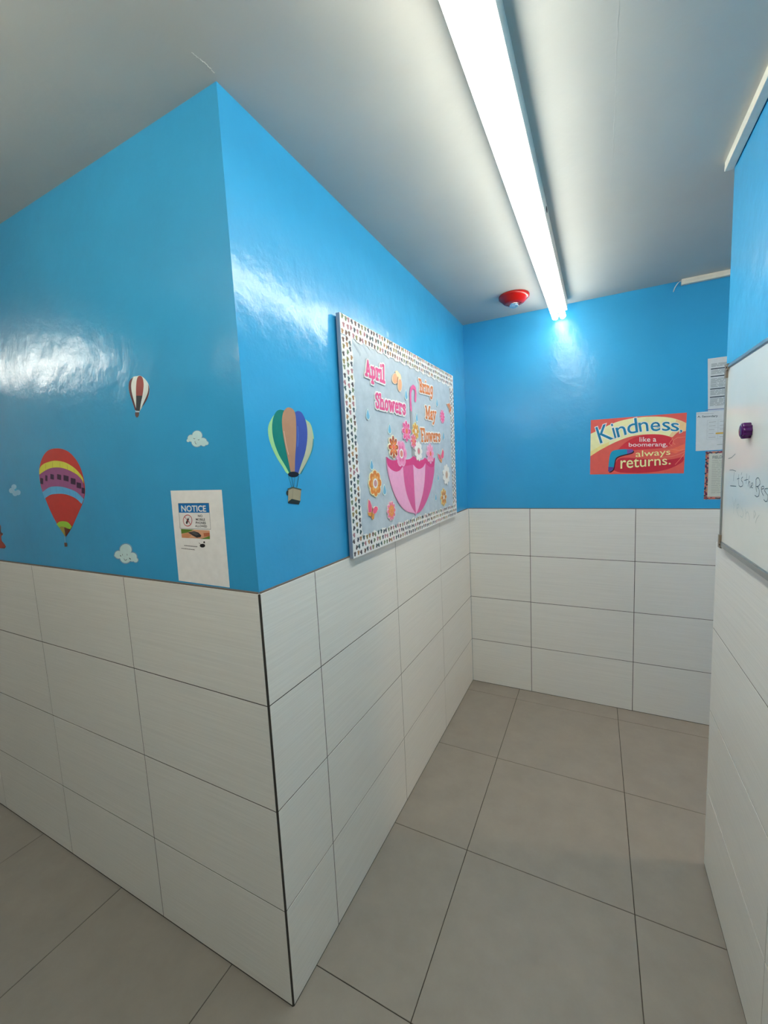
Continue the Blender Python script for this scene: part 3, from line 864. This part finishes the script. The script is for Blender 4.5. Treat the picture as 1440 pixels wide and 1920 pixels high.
M_BORDER = plain('white_border_card', (236, 236, 224), 0.5, .85)
HAND = [plain('handprint_ink', c, .5, .8) for c in ((58, 68, 82), (128, 116, 70), (160, 120, 82), (96, 66, 56), (160, 112, 122), (100, 118, 90), (52, 82, 86), (64, 58, 66))]
def border_strip(ua, ub, va, vb, side, seed):
    """card strip with a wavy inner edge; side = which edge is the inner one"""
    rnd = random.Random(seed)
    horiz = side in ('top', 'bottom')
    n = int((ub - ua if horiz else vb - va) / .012)
    pts = []
    inner = []
    for i in range(n + 1):
        f = i / n; wv = .0045 * math.sin(f * n * .95 + seed) + .003 * math.sin(f * n * 2.3)
        if side == 'left': inner.append((ub + wv, va + (vb - va) * f))
        elif side == 'right': inner.append((ua - wv, vb - (vb - va) * f))
        elif side == 'bottom': inner.append((ub - (ub - ua) * f, vb + wv))
        else: inner.append((ua + (ub - ua) * f, va - wv))
    outer = {'left': [(ua, vb), (ua, va)], 'right': [(ub, va), (ub, vb)], 'bottom': [(ua, va), (ub, va)], 'top': [(ub, vb), (ua, vb)]}[side]
    f = Flat(PBOARD); f.uvpoly(inner + outer, 0.0, .0012, M_BORDER)
    st = f.build('border_strip', bb)
    h = Flat(PBOARD); k = 0
    pitch = .0235
    along = (ub - ua) if horiz else (vb - va); across = (vb - va) if horiz else (ub - ua)
    rows = 3
    for i in range(int(along / pitch)):
        for r in range(rows):
            s = (i + .5 + (.5 if r % 2 else 0)) * pitch + rnd.uniform(-.003, .003); q = (r + .5) / rows * across + rnd.uniform(-.002, .002)
            if s > along - .008: continue
            cu, cv = (ua + s, va + q) if horiz else (ua + q, va + s)
            a0 = rnd.uniform(-.6, .6) + math.pi / 2; mt = rnd.choice(HAND); z = .0014 + (k % 7) * 8e-6; k += 1
            R = .0066
            h.uvpoly([(cu + R * .85 * math.cos(t * math.pi / 4), cv + R * math.sin(t * math.pi / 4)) for t in range(8)], None, z, mt)
            for da in (-.75, -.25, .25, .75):
                ca, sa = math.cos(a0 + da), math.sin(a0 + da); wv = .0019
                h.uvpoly([(cu + R * .5 * ca - sa * wv, cv + R * .5 * sa + ca * wv), (cu + R * .5 * ca + sa * wv, cv + R * .5 * sa - ca * wv), (cu + R * 1.75 * ca + sa * wv, cv + R * 1.75 * sa - ca * wv), (cu + R * 1.75 * ca - sa * wv, cv + R * 1.75 * sa + ca * wv)], None, z + 6e-5 + da * 1e-5, mt)
    pr = h.build('handprint_pattern', st); pr['kind'] = 'stuff'
BW = .072
border_strip(Y0, Y0 + BW, Z0 + BW, Z1 - BW, 'left', 1)
border_strip(Y1 - BW, Y1, Z0 + BW, Z1 - BW, 'right', 2)
border_strip(Y0, Y1, Z0, Z0 + BW, 'bottom', 3)
border_strip(Y0, Y1, Z1 - BW, Z1, 'top', 4)

# ---- slab lettering for the word cut-outs
def ell(cx, cy, rx, ry, n=12): return [(cx + rx * math.cos(2 * math.pi * i / n), cy + ry * math.sin(2 * math.pi * i / n)) for i in range(n + 1)]
SER = lambda x, y, w=.13: [(x - w, y), (x + w, y)]
GL = {
 'A': (.80, [[(.14, .03), (.4, .95), (.66, .03)], [(.25, .33), (.55, .33)], SER(.14, .05), SER(.66, .05)]),
 'p': (.64, [[(.16, .63), (.16, -.28)], [(.16, .58), (.34, .64), (.5, .5), (.5, .18), (.34, .05), (.16, .11)], SER(.16, -.26), [(.02, .63), (.16, .63)]]),
 'r': (.50, [[(.16, .63), (.16, .05)], [(.16, .46), (.28, .61), (.42, .6), (.43, .5)], SER(.16, .05), [(.02, .63), (.16, .63)]]),
 'i': (.36, [[(.18, .63), (.18, .05)], [(.18, .88), (.18, .93)], SER(.18, .05), [(.04, .63), (.18, .63)]]),
 'l': (.36, [[(.18, .95), (.18, .05)], SER(.18, .05), [(.04, .95), (.18, .95)]]),
 'S': (.62, [[(.52, .70), (.5, .86), (.38, .95), (.24, .94), (.13, .82), (.15, .66), (.3, .55), (.45, .44), (.5, .26), (.42, .09), (.28, .05), (.15, .10), (.11, .3)]]),
 'h': (.68, [[(.16, .95), (.16, .05)], [(.16, .45), (.3, .61), (.44, .6), (.51, .46), (.51, .05)], SER(.16, .05), SER(.51, .05), [(.02, .95), (.16, .95)]]),
 'o': (.60, [ell(.30, .34, .19, .29)]),
 'w': (.86, [[(.12, .62), (.27, .06), (.43, .58), (.59, .06), (.74, .62)], SER(.12, .63, .1), SER(.74, .63, .1)]),
 'e': (.58, [[(.12, .36), (.46, .36), (.44, .54), (.3, .63), (.16, .54), (.11, .34), (.16, .12), (.3, .05), (.47, .13)]]),
 's': (.50, [[(.40, .48), (.36, .59), (.25, .63), (.13, .56), (.14, .44), (.25, .36), (.37, .28), (.39, .15), (.3, .06), (.18, .06), (.09, .18)]]),
 'B': (.66, [[(.16, .95), (.16, .05)], [(.02, .95), (.38, .94), (.48, .76), (.38, .56), (.16, .53)], [(.36, .53), (.54, .40), (.53, .14), (.40, .05), (.02, .05)]]),
 'n': (.68, [[(.16, .63), (.16, .05)], [(.16, .45), (.3, .61), (.44, .6), (.51, .46), (.51, .05)], SER(.16, .05), SER(.51, .05), [(.02, .63), (.16, .63)]]),
 'g': (.60, [ell(.28, .37, .17, .26), [(.47, .63), (.47, -.08), (.38, -.25), (.2, -.26), (.1, -.17)]]),
 'M': (.96, [[(.16, .05), (.16, .95), (.48, .25), (.80, .95), (.80, .05)], SER(.16, .05), SER(.80, .05), [(.02, .95), (.16, .95)], [(.80, .95), (.94, .95)]]),
 'a': (.58, [[(.12, .5), (.24, .62), (.39, .58), (.43, .42), (.43, .05), (.54, .05)], [(.43, .37), (.24, .36), (.11, .22), (.18, .06), (.32, .07), (.43, .18)]]),
 'y': (.64, [[(.10, .62), (.32, .08)], [(.54, .62), (.3, -.08), (.18, -.25), (.06, -.24)], SER(.12, .63, .1), SER(.53, .63, .1)]),
 'F': (.60, [[(.16, .95), (.16, .05)], [(.02, .95), (.54, .95), (.54, .80)], [(.16, .52), (.42, .52)], SER(.16, .05)]),
}
def em_polys(strokes, h):
    out = []
    for pts in strokes:
        pts = [Vector(p) for p in pts]
        for a, c in zip(pts, pts[1:]):
            d = (c - a).normalized(); nrm = Vector((-d.y, d.x)) * h; e = d * h * .55
            out.append([a - nrm - e, c - nrm + e, c + nrm + e, a + nrm - e])
        for p in pts: out.append([p + Vector((math.cos(k * math.pi / 4), math.sin(k * math.pi / 4))) * h for k in range(8)])
    return out
CARD = .003
def word(tr, text, quad, rgb, label):
    total = sum(GL[c][0] for c in text)
    qm = quadmap([tr(*q) for q in quad])
    f = Flat(PBOARD); x = 0.0; k = 0
    wht = plain('white_card', (240, 238, 232), .5, .85)
    lets = []
    for ch in text:
        wd, st = GL[ch]
        for pg in em_polys(st, .175):
            f.uvpoly([PBOARD.uv(*qm((x + p.x) / total, p.y)) for p in pg], 0.0, CARD + k * 4e-6, wht); k += 1
        lets.append((x, st)); x += wd
    o = f.build('word_cutout'); tag(o, label, 'paper cutout', 'words cut out on the bulletin board')
    mt = plain('card_ink', rgb, .5, .85)
    for x, st in lets:
        g = Flat(PBOARD); k = 0
        for pg in em_polys(st, .088):
            g.uvpoly([PBOARD.uv(*qm((x + p.x) / total, p.y)) for p in pg], None, CARD + .0011 + k * 4e-6, mt); k += 1
        g.build('letter', o)
TA, TB2, TC, TD = crop(630, 580, 8), crop(740, 680, 10.667), crop(640, 780, 7.108), crop(740, 800, 9.146)
PINKW, ORW = (214, 84, 140), (206, 124, 66)
word(TA, 'April', [(418, 752), (722, 842), (724, 1112), (428, 992)], PINKW, 'pink lettered word April with white outline on bulletin board')
word(TA, 'Showers', [(570, 1250), (1036, 1358), (1036, 1590), (580, 1478)], PINKW, 'pink lettered word Showers with white outline on bulletin board')
word(TB2, 'Bring', [(466, 322), (756, 408), (750, 655), (490, 588)], ORW, 'orange lettered word Bring with white outline on bulletin board')
word(TB2, 'May', [(598, 866), (816, 898), (808, 1165), (608, 1112)], ORW, 'orange lettered word May with white outline on bulletin board')
word(TB2, 'Flowers', [(500, 1312), (902, 1345), (902, 1584), (524, 1582)], ORW, 'orange lettered word Flowers with white outline on bulletin board')

T1 = crop(620, 570, 3.919)
def card(rgb): return plain('card_ink', rgb, .5, .85)
# umbrella
f = Flat(PBOARD, T1)
out = [(406, 1122), (412, 1200), (433, 1300), (463, 1392), (503, 1472), (553, 1522), (600, 1536), (617, 1540), (622, 1558), (628, 1540), (662, 1520), (702, 1450), (737, 1350), (757, 1240), (763, 1128), (738, 1150), (715, 1150), (690, 1128), (672, 1145), (645, 1145), (605, 1116), (580, 1138), (545, 1142), (510, 1120), (480, 1146), (440, 1146)]
f.poly(out, 0.0, CARD * .8, card((222, 160, 196)))
um = f.build('umbrella_cutout'); tag(um, 'pink striped upside-down umbrella cutout holding flowers', 'paper cutout', 'cutouts on the bulletin board')
z = CARD * .8
g = Flat(PBOARD, T1); g.poly([(406, 1122), (413, 1180), (440, 1216), (475, 1232), (505, 1222), (527, 1195), (560, 1190), (602, 1180), (625, 1205), (650, 1212), (675, 1198), (692, 1170), (725, 1200), (758, 1195), (763, 1128), (738, 1150), (715, 1150), (690, 1128), (672, 1145), (645, 1145), (605, 1116), (580, 1138), (545, 1142), (510, 1120), (480, 1146), (440, 1146)], None, z + .0003, card((202, 62, 124))); g.build('inner_lining', um)
for nm, pts, c in (('canopy_panel', [(527, 1195), (560, 1188), (602, 1180), (608, 1300), (613, 1400), (622, 1540), (590, 1490), (556, 1400), (536, 1300)], (204, 90, 146)),
                   ('canopy_panel', [(692, 1170), (725, 1198), (758, 1195), (756, 1245), (736, 1350), (701, 1450), (661, 1519), (626, 1540), (642, 1500), (671, 1400), (686, 1300)], (204, 90, 146)),
                   ('canopy_panel', [(413, 1185), (440, 1216), (475, 1232), (505, 1222), (527, 1195), (536, 1300), (556, 1400), (590, 1490), (618, 1538), (600, 1534), (555, 1520), (505, 1470), (465, 1390), (435, 1300)], (226, 162, 200)),
                   ('canopy_panel', [(602, 1180), (625, 1205), (650, 1212), (675, 1198), (692, 1170), (686, 1300), (671, 1400), (642, 1500), (623, 1540), (613, 1400), (608, 1300)], (230, 172, 206))):
    z += 8e-5; g = Flat(PBOARD, T1); g.poly(pts, None, z + .0005, card(c)); g.build(nm, um)
g = Flat(PBOARD, T1); g.poly([(582, 770), (596, 770), (612, 1122), (598, 1122)], 0, CARD * .5, card((150, 154, 160))); g.build('umbrella_pole', um)
hk = Flat(PBOARD, T1)
hp = [(588, 775), (584, 700), (584, 650), (590, 622), (604, 608), (617, 620), (622, 655), (620, 708)]
hk.stroke(hp, .020, CARD * .75, card((220, 104, 160))); hk.build('handle_hook', um)

def flower(c, ry, petals, outer, inner, center, label, base=(240, 236, 228), pw=.29, ratio=.55, z=CARD, spin=0.0, ring=None, lift=0.0):
    ctr = PBOARD.uv(*T1(*c)); top = PBOARD.uv(*T1(c[0], c[1] - ry)); bot = PBOARD.uv(*T1(c[0], c[1] + ry))
    R = (top.y - bot.y) / 2
    pwid = pw * R * 8 / petals
    def petal(f, a, r0, r1, w, z0, z1, mt):
        pts = []
        for k in range(10):
            t = 2 * math.pi * k / 10; rr = (r0 + r1) / 2 - math.cos(t) * (r1 - r0) / 2; s = math.sin(t) * w * (0.75 + .35 * (rr / r1))
            pts.append((ctr.x + rr * math.cos(a) - s * math.sin(a), ctr.y + rr * math.sin(a) + s * math.cos(a)))
        f.uvpoly(pts, z0, z1, mt)
    f = Flat(PBOARD); wh = card(base)
    zz = z + lift
    for k in range(petals): petal(f, spin + 2 * math.pi * k / petals, 0, R, pwid * 1.08, 0.0, zz + k * 1.2e-5, wh)
    o = f.build('flower_cutout'); tag(o, label, 'paper cutout', 'flowers on the bulletin board')
    g = Flat(PBOARD)
    for k in range(petals): petal(g, spin + 2 * math.pi * k / petals, R * .22, R * .93, pwid * .72, None, zz + .0003 + k * 6e-6, card(outer))
    g.build('petal_print', o)
    if inner:
        g = Flat(PBOARD)
        for k in range(petals): petal(g, spin + 2 * math.pi * k / petals, R * .22, R * .93 * ratio * 1.25, pwid * .42, None, zz + .0005 + k * 6e-6, card(inner))
        g.build('petal_stripe', o)
    g = Flat(PBOARD)
    if ring: g.uvpoly([(ctr.x + R * .36 * math.cos(t * math.pi / 9), ctr.y + R * .36 * math.sin(t * math.pi / 9)) for t in range(18)], None, zz + .0007, card(ring))
    g.uvpoly([(ctr.x + R * .24 * math.cos(t * math.pi / 9), ctr.y + R * .24 * math.sin(t * math.pi / 9)) for t in range(18)], None, zz + .0009, card(center))
    g.build('flower_center', o)
    return o
flower((553, 935), 82, 8, (214, 76, 138), (226, 130, 172), (224, 124, 92), 'magenta daisy with orange middle below the umbrella handle', (236, 190, 212))
flower((603, 1008), 56, 8, (214, 92, 140), (222, 120, 96), (226, 140, 110), 'small magenta and coral flower beside the umbrella pole', (238, 200, 214), lift=.0012)
flower((620, 935), 66, 8, (208, 150, 70), None, (244, 238, 220), 'orange flower with white middle beside the word Flowers', (238, 216, 158), lift=.0004)
flower((515, 1100), 102, 6, (226, 140, 186), (216, 112, 166), (206, 130, 122), 'large pink flower with white ring at the umbrella rim', (232, 170, 202), .34, ring=(246, 242, 244))
flower((455, 1052), 90, 8, (164, 78, 58), (222, 132, 62), (224, 112, 96), 'brown and orange daisy at the umbrella edge', (240, 222, 200), lift=.0014)
flower((640, 1082), 76, 9, (246, 246, 242), None, (206, 112, 132), 'white daisy with pink middle at umbrella rim', (248, 248, 244), ring=(176, 170, 160), lift=.0018)
flower((727, 1100), 76, 8, (226, 140, 178), None, (216, 104, 84), 'pale pink daisy with coral middle at the umbrella rim', (234, 186, 210), lift=.0016)
flower((818, 828), 53, 10, (222, 92, 148), None, (226, 120, 166), 'slim petalled pink flower beside the word May', (238, 196, 214), .3)
flower((323, 1318), 104, 8, (214, 130, 58), (226, 164, 92), (196, 146, 150), 'large orange flower under a raindrop', (242, 216, 178), .4, ring=(246, 238, 228))
flower((442, 1520), 76, 10, (220, 118, 152), (226, 150, 70), (222, 140, 80), 'pink and orange daisy under the umbrella', (240, 200, 206), .36)
flower((848, 1255), 80, 9, (240, 232, 220), None, (186, 158, 140), 'white daisy with tan middle close to the border', (246, 242, 234), ring=(206, 184, 166))
flower((828, 1420), 68, 8, (204, 150, 82), (184, 112, 62), (242, 234, 214), 'orange daisy with white middle close to the border', (238, 214, 160))

def drop(c, ry, label):
    f = Flat(PBOARD)
    ctr = PBOARD.uv(*T1(*c)); t = PBOARD.uv(*T1(c[0], c[1] - ry)); bt_ = PBOARD.uv(*T1(c[0], c[1] + ry)); h = t.y - bt_.y; w = h * .36
    pts = lambda s, dx=0: [(ctr.x + dx + s * w * math.sin(a) * (1 - .55 * max(0, math.cos(a)) ** .7 if math.cos(a) > 0 else 1), ctr.y - h * .12 * s + s * h * (.62 if math.cos(a) > 0 else .38) * math.cos(a)) for a in [2 * math.pi * k / 18 for k in range(18)]]
    f.uvpoly(pts(1), 0, CARD * .7, card((206, 222, 228)))
    o = f.build('raindrop_cutout'); tag(o, label, 'paper cutout', 'raindrops on the bulletin board')
    g = Flat(PBOARD); g.uvpoly(pts(.82), None, CARD * .7 + .0003, card((110, 172, 204))); g.build('drop_print', o)
for c, ry, lb in (((270, 812), 42, 'blue raindrop cutout below the start of the word Showers'), ((430, 918), 40, 'blue raindrop cutout above the brown and orange daisy'), ((552, 668), 40, 'blue raindrop cutout beside the umbrella handle hook'), ((630, 835), 34, 'blue raindrop cutout between the umbrella pole and the word May'), ((298, 1182), 40, 'blue raindrop cutout just above the large orange flower'),
                  ((393, 1365), 42, 'blue raindrop cutout between the large orange flower and the umbrella'), ((779, 727), 30, 'thin blue raindrop cutout above the slim petalled pink flower'), ((827, 970), 28, 'small blue raindrop cutout at the end of the word Flowers'), ((787, 1275), 24, 'small blue raindrop cutout beside the white daisy with tan middle'), ((770, 1420), 27, 'small blue raindrop cutout beside the orange daisy with white middle')):
    drop(c, ry, lb)

def butterfly(tr, wings, tail, body, wing_rgb, tail_rgb, label):
    f = Flat(PBOARD, tr)
    for k, wg in enumerate(wings + ([tail] if tail else [])):
        f.poly(wg, 0, CARD * .8 + k * 2e-5, card((240, 214, 200)))
    o = f.build('butterfly_cutout'); tag(o, label, 'paper cutout', 'butterflies on the bulletin board')
    for wg in wings:
        cx = sum(p[0] for p in wg) / len(wg); cy = sum(p[1] for p in wg) / len(wg)
        g = Flat(PBOARD, tr); g.poly([(cx + (x - cx) * .84, cy + (y - cy) * .9) for x, y in wg], None, CARD * .8 + .0003, card(wing_rgb)); g.build('wing', o)
    if tail:
        g = Flat(PBOARD, tr); g.poly(tail, None, CARD * .8 + .0004, card(tail_rgb)); g.build('tail_wing', o)
    g = Flat(PBOARD, tr); g.stroke(body, .006, CARD * .8 + .0006, card((150, 96, 74))); g.build('butterfly_body', o)
def elp(cx, cy, rx, ry, n=14): return [(cx + rx * math.cos(2 * math.pi * i / n), cy + ry * math.sin(2 * math.pi * i / n)) for i in range(n)]
butterfly(TA, [elp(880, 1040, 48, 84), elp(950, 1135, 34, 105)], [(880, 935), (905, 915), (960, 980), (975, 1040), (925, 1060)], [(920, 1020), (910, 1120)], (224, 170, 130), (232, 206, 170), 'tan butterfly cutout between April and the umbrella handle')
butterfly(TC, [[(350, 1105), (375, 1125), (400, 1190), (408, 1250), (395, 1292), (350, 1292), (343, 1200)], [(408, 1245), (440, 1202), (475, 1202), (488, 1238), (462, 1290), (432, 1312), (408, 1292)]], [(345, 1288), (398, 1285), (432, 1308), (428, 1368), (410, 1384), (390, 1340), (358, 1330)], [(412, 1225), (400, 1300), (398, 1340)], (222, 92, 124), (218, 148, 66), 'pink butterfly cutout with orange tail near the border corner')
butterfly(T1, [[(848, 735), (872, 728), (878, 752), (866, 772)], [(872, 760), (884, 742), (884, 782), (872, 806), (866, 780)]], None, [(870, 745), (868, 790)], (206, 128, 84), None, 'small orange butterfly cutout overlapping the border')
butterfly(T1, [[(783, 1098), (800, 1108), (808, 1135), (800, 1150), (788, 1130)], [(806, 1118), (820, 1062), (830, 1085), (828, 1128), (812, 1146)]], [(796, 1146), (816, 1140), (812, 1168)], [(806, 1110), (804, 1150)], (214, 84, 124), (216, 150, 90), 'pink butterfly cutout beside the pale pink daisy')

# ------------------------------------------------------------------ whiteboard
WY0, WY1, WZ0, WZ1 = -0.30, 0.922, 1.279, 1.866      # along y and z
wb = root_on(PWB, 'whiteboard', (-(WY0 + WY1) / 2, WZ0))
tag(wb, 'wall whiteboard in aluminium frame with handwriting and a purple magnet', 'whiteboard')
WU = Vector((-(WY0 + WY1) / 2, WZ0))
m, nt, b = principled('whiteboard_enamel', (0.72, 0.76, 0.73), 0.14, 0.5)
n1 = noise_node(nt, coords(nt), 5.0, 4.0); ramp_mix(nt, b, n1.outputs['Fac'], (0.68, 0.73, 0.70), (0.75, 0.78, 0.75))
M_WB = m
def wbox(name, ya, yb, za, zb, n0, n1, mat, bevel=0.0, seg=1, parent=None):
    return link(name, mesh_of(box_bm(-yb - WU.x, -ya - WU.x, za - WU.y, zb - WU.y, n0, n1, bevel, seg), name), mat, wb)
wbox('writing_surface', WY0 + .004, WY1 - .004, WZ0 + .004, WZ1 - .004, -0.0195, 0.0, M_WB)
for ya, yb, za, zb in ((WY0, WY1, WZ0, WZ0 + .020), (WY0, WY1, WZ1 - .013, WZ1), (WY1 - .012, WY1, WZ0 + .020, WZ1 - .013), (WY0, WY0 + .012, WZ0 + .020, WZ1 - .013)):
    wbox('frame_rail', ya, yb, za, zb, -0.0198, 0.0045, M_ALU, .003, 2)
M_CAP = plain('worn_corner_cap', (140, 128, 112), .45, 1.0, .5, .3)
for yc in (WY1, WY0):
    for zc, s in ((WZ0, 1), (WZ1, -1)):
        sy = -1 if yc == WY1 else 1
        bm = bmesh.new()
        for (a0, a1, c0, c1) in ((0, .026, 0, .017), (0, .0145, .017, .040)):
            t = box_bm(min(yc - sy * .002, yc + sy * a1) , max(yc - sy * .002, yc + sy * a1), min(zc - s * .002, zc + s * c1) if c0 == 0 else min(zc + s * c0, zc + s * c1), max(zc - s * .002, zc + s * c1) if c0 == 0 else max(zc + s * c0, zc + s * c1), 0, 1)
            for q in t.verts:
                q.co = Vector((-q.co.x - WU.x, q.co.y - WU.y, -0.0202 + q.co.z * .0262))
            me = bpy.data.meshes.new('tmp'); t.to_mesh(me); t.free(); bm.from_mesh(me); bpy.data.meshes.remove(me)
        cp = link('corner_cap', mesh_of(bm, 'corner_cap'), M_CAP, wb)
        sc_ = link('cap_screw', mesh_of(lathe_bm([(.0035, 0), (.0035, .0012), (.002, .0018)], 12), 'cap_screw'), plain('steel_screw', (70, 62, 56), .4, 1, .5, .6), cp)
        sc_.location = (-(yc + sy * .020) - WU.x, zc + s * .009 - WU.y, .006)
TW = crop(1355, 860, 12.8)
dark, faint = plain('marker_ink', (70, 90, 96), .5, .8), plain('rubbed_marker_ink', (134, 148, 148), .5, .8)
words1 = [[[(170, 275), (240, 270), (320, 300)], [(280, 330), (270, 420), (262, 530)], [(185, 650), (325, 662)]],
 [[(388, 380), (380, 480), (380, 580), (395, 650), (430, 675), (470, 660)], [(350, 488), (400, 470)]], [[(465, 330), (450, 385)]], [[(485, 440), (455, 470), (450, 520), (480, 560), (490, 610), (480, 650), (440, 675)]],
 [[(580, 365), (580, 430), (570, 520), (565, 600)], [(525, 520), (610, 500)]], [[(645, 410), (630, 500), (615, 660)], [(618, 620), (640, 550), (660, 560), (655, 640), (662, 710)]], [[(672, 690), (725, 620), (720, 580), (698, 590), (685, 640), (692, 690), (725, 700)]],
 [[(802, 490), (800, 660), (815, 790)], [(805, 500), (830, 460), (870, 465), (900, 540), (900, 610), (860, 660), (810, 670)], [(830, 665), (870, 720), (885, 800), (870, 890), (830, 920), (775, 880)]],
 [[(930, 730), (990, 720), (995, 680), (970, 655), (930, 690), (930, 760), (955, 830), (985, 890)]], [[(1085, 715), (1015, 725), (1010, 770), (1050, 830), (1085, 880), (1088, 960), (1070, 1020), (1030, 1030), (990, 985)]]]
words2 = [[[(235, 920), (250, 1030), (270, 1130)], [(320, 960), (290, 1080), (265, 1200), (262, 1320)]], [[(340, 1200), (380, 1170), (390, 1090), (355, 1100), (340, 1180), (350, 1280), (390, 1380)]], [[(455, 1180), (490, 1280), (500, 1350), (470, 1410), (420, 1370)]],
 [[(545, 1220), (560, 1330), (550, 1440)], [(555, 1330), (590, 1270), (620, 1310), (640, 1400), (635, 1490)]], [[(750, 1260), (755, 1400)], [(760, 1250), (800, 1330), (750, 1430)], [(880, 1350), (820, 1440), (790, 1540)]], [[(848, 1758), (854, 1764)]]]
for ws, mt, w in ((words1, dark, .0022), (words2, faint, .0022)):
    for lt in ws:
        g = Flat(PWB, TW)
        for pts in lt: g.stroke(pts, w, .0003, mt)
        g.build('handwritten_letter', wb)
g = Flat(PWB); g.stroke([(1366, 860), (1372, 858), (1379, 851)], .0025, .0003, dark); g.build('pen_mark', wb)

# purple magnet
kuv = PWB.uv(1407, 807)
mg = root_on(PWB, 'magnet_knob', (kuv.x, kuv.y))
tag(mg, 'purple ribbed plastic magnet on the whiteboard', 'magnet')
M_PURP = plain('purple_plastic', (72, 12, 88), .22, .9)
link('ribbed_grip', mesh_of(lathe_bm([(.0195, .0003), (.0205, .002), (.0210, .015), (.0200, .018), (.017, .0195)], 80, 10, .075), 'ribbed_grip'), M_PURP, mg, True)
link('grip_cap', mesh_of(lathe_bm([(.0165, .0193), (.016, .021), (.013, .0218)], 40), 'grip_cap'), M_PURP, mg, True)

for o in COL.objects:
    if '_uv' in o: del o['_uv']
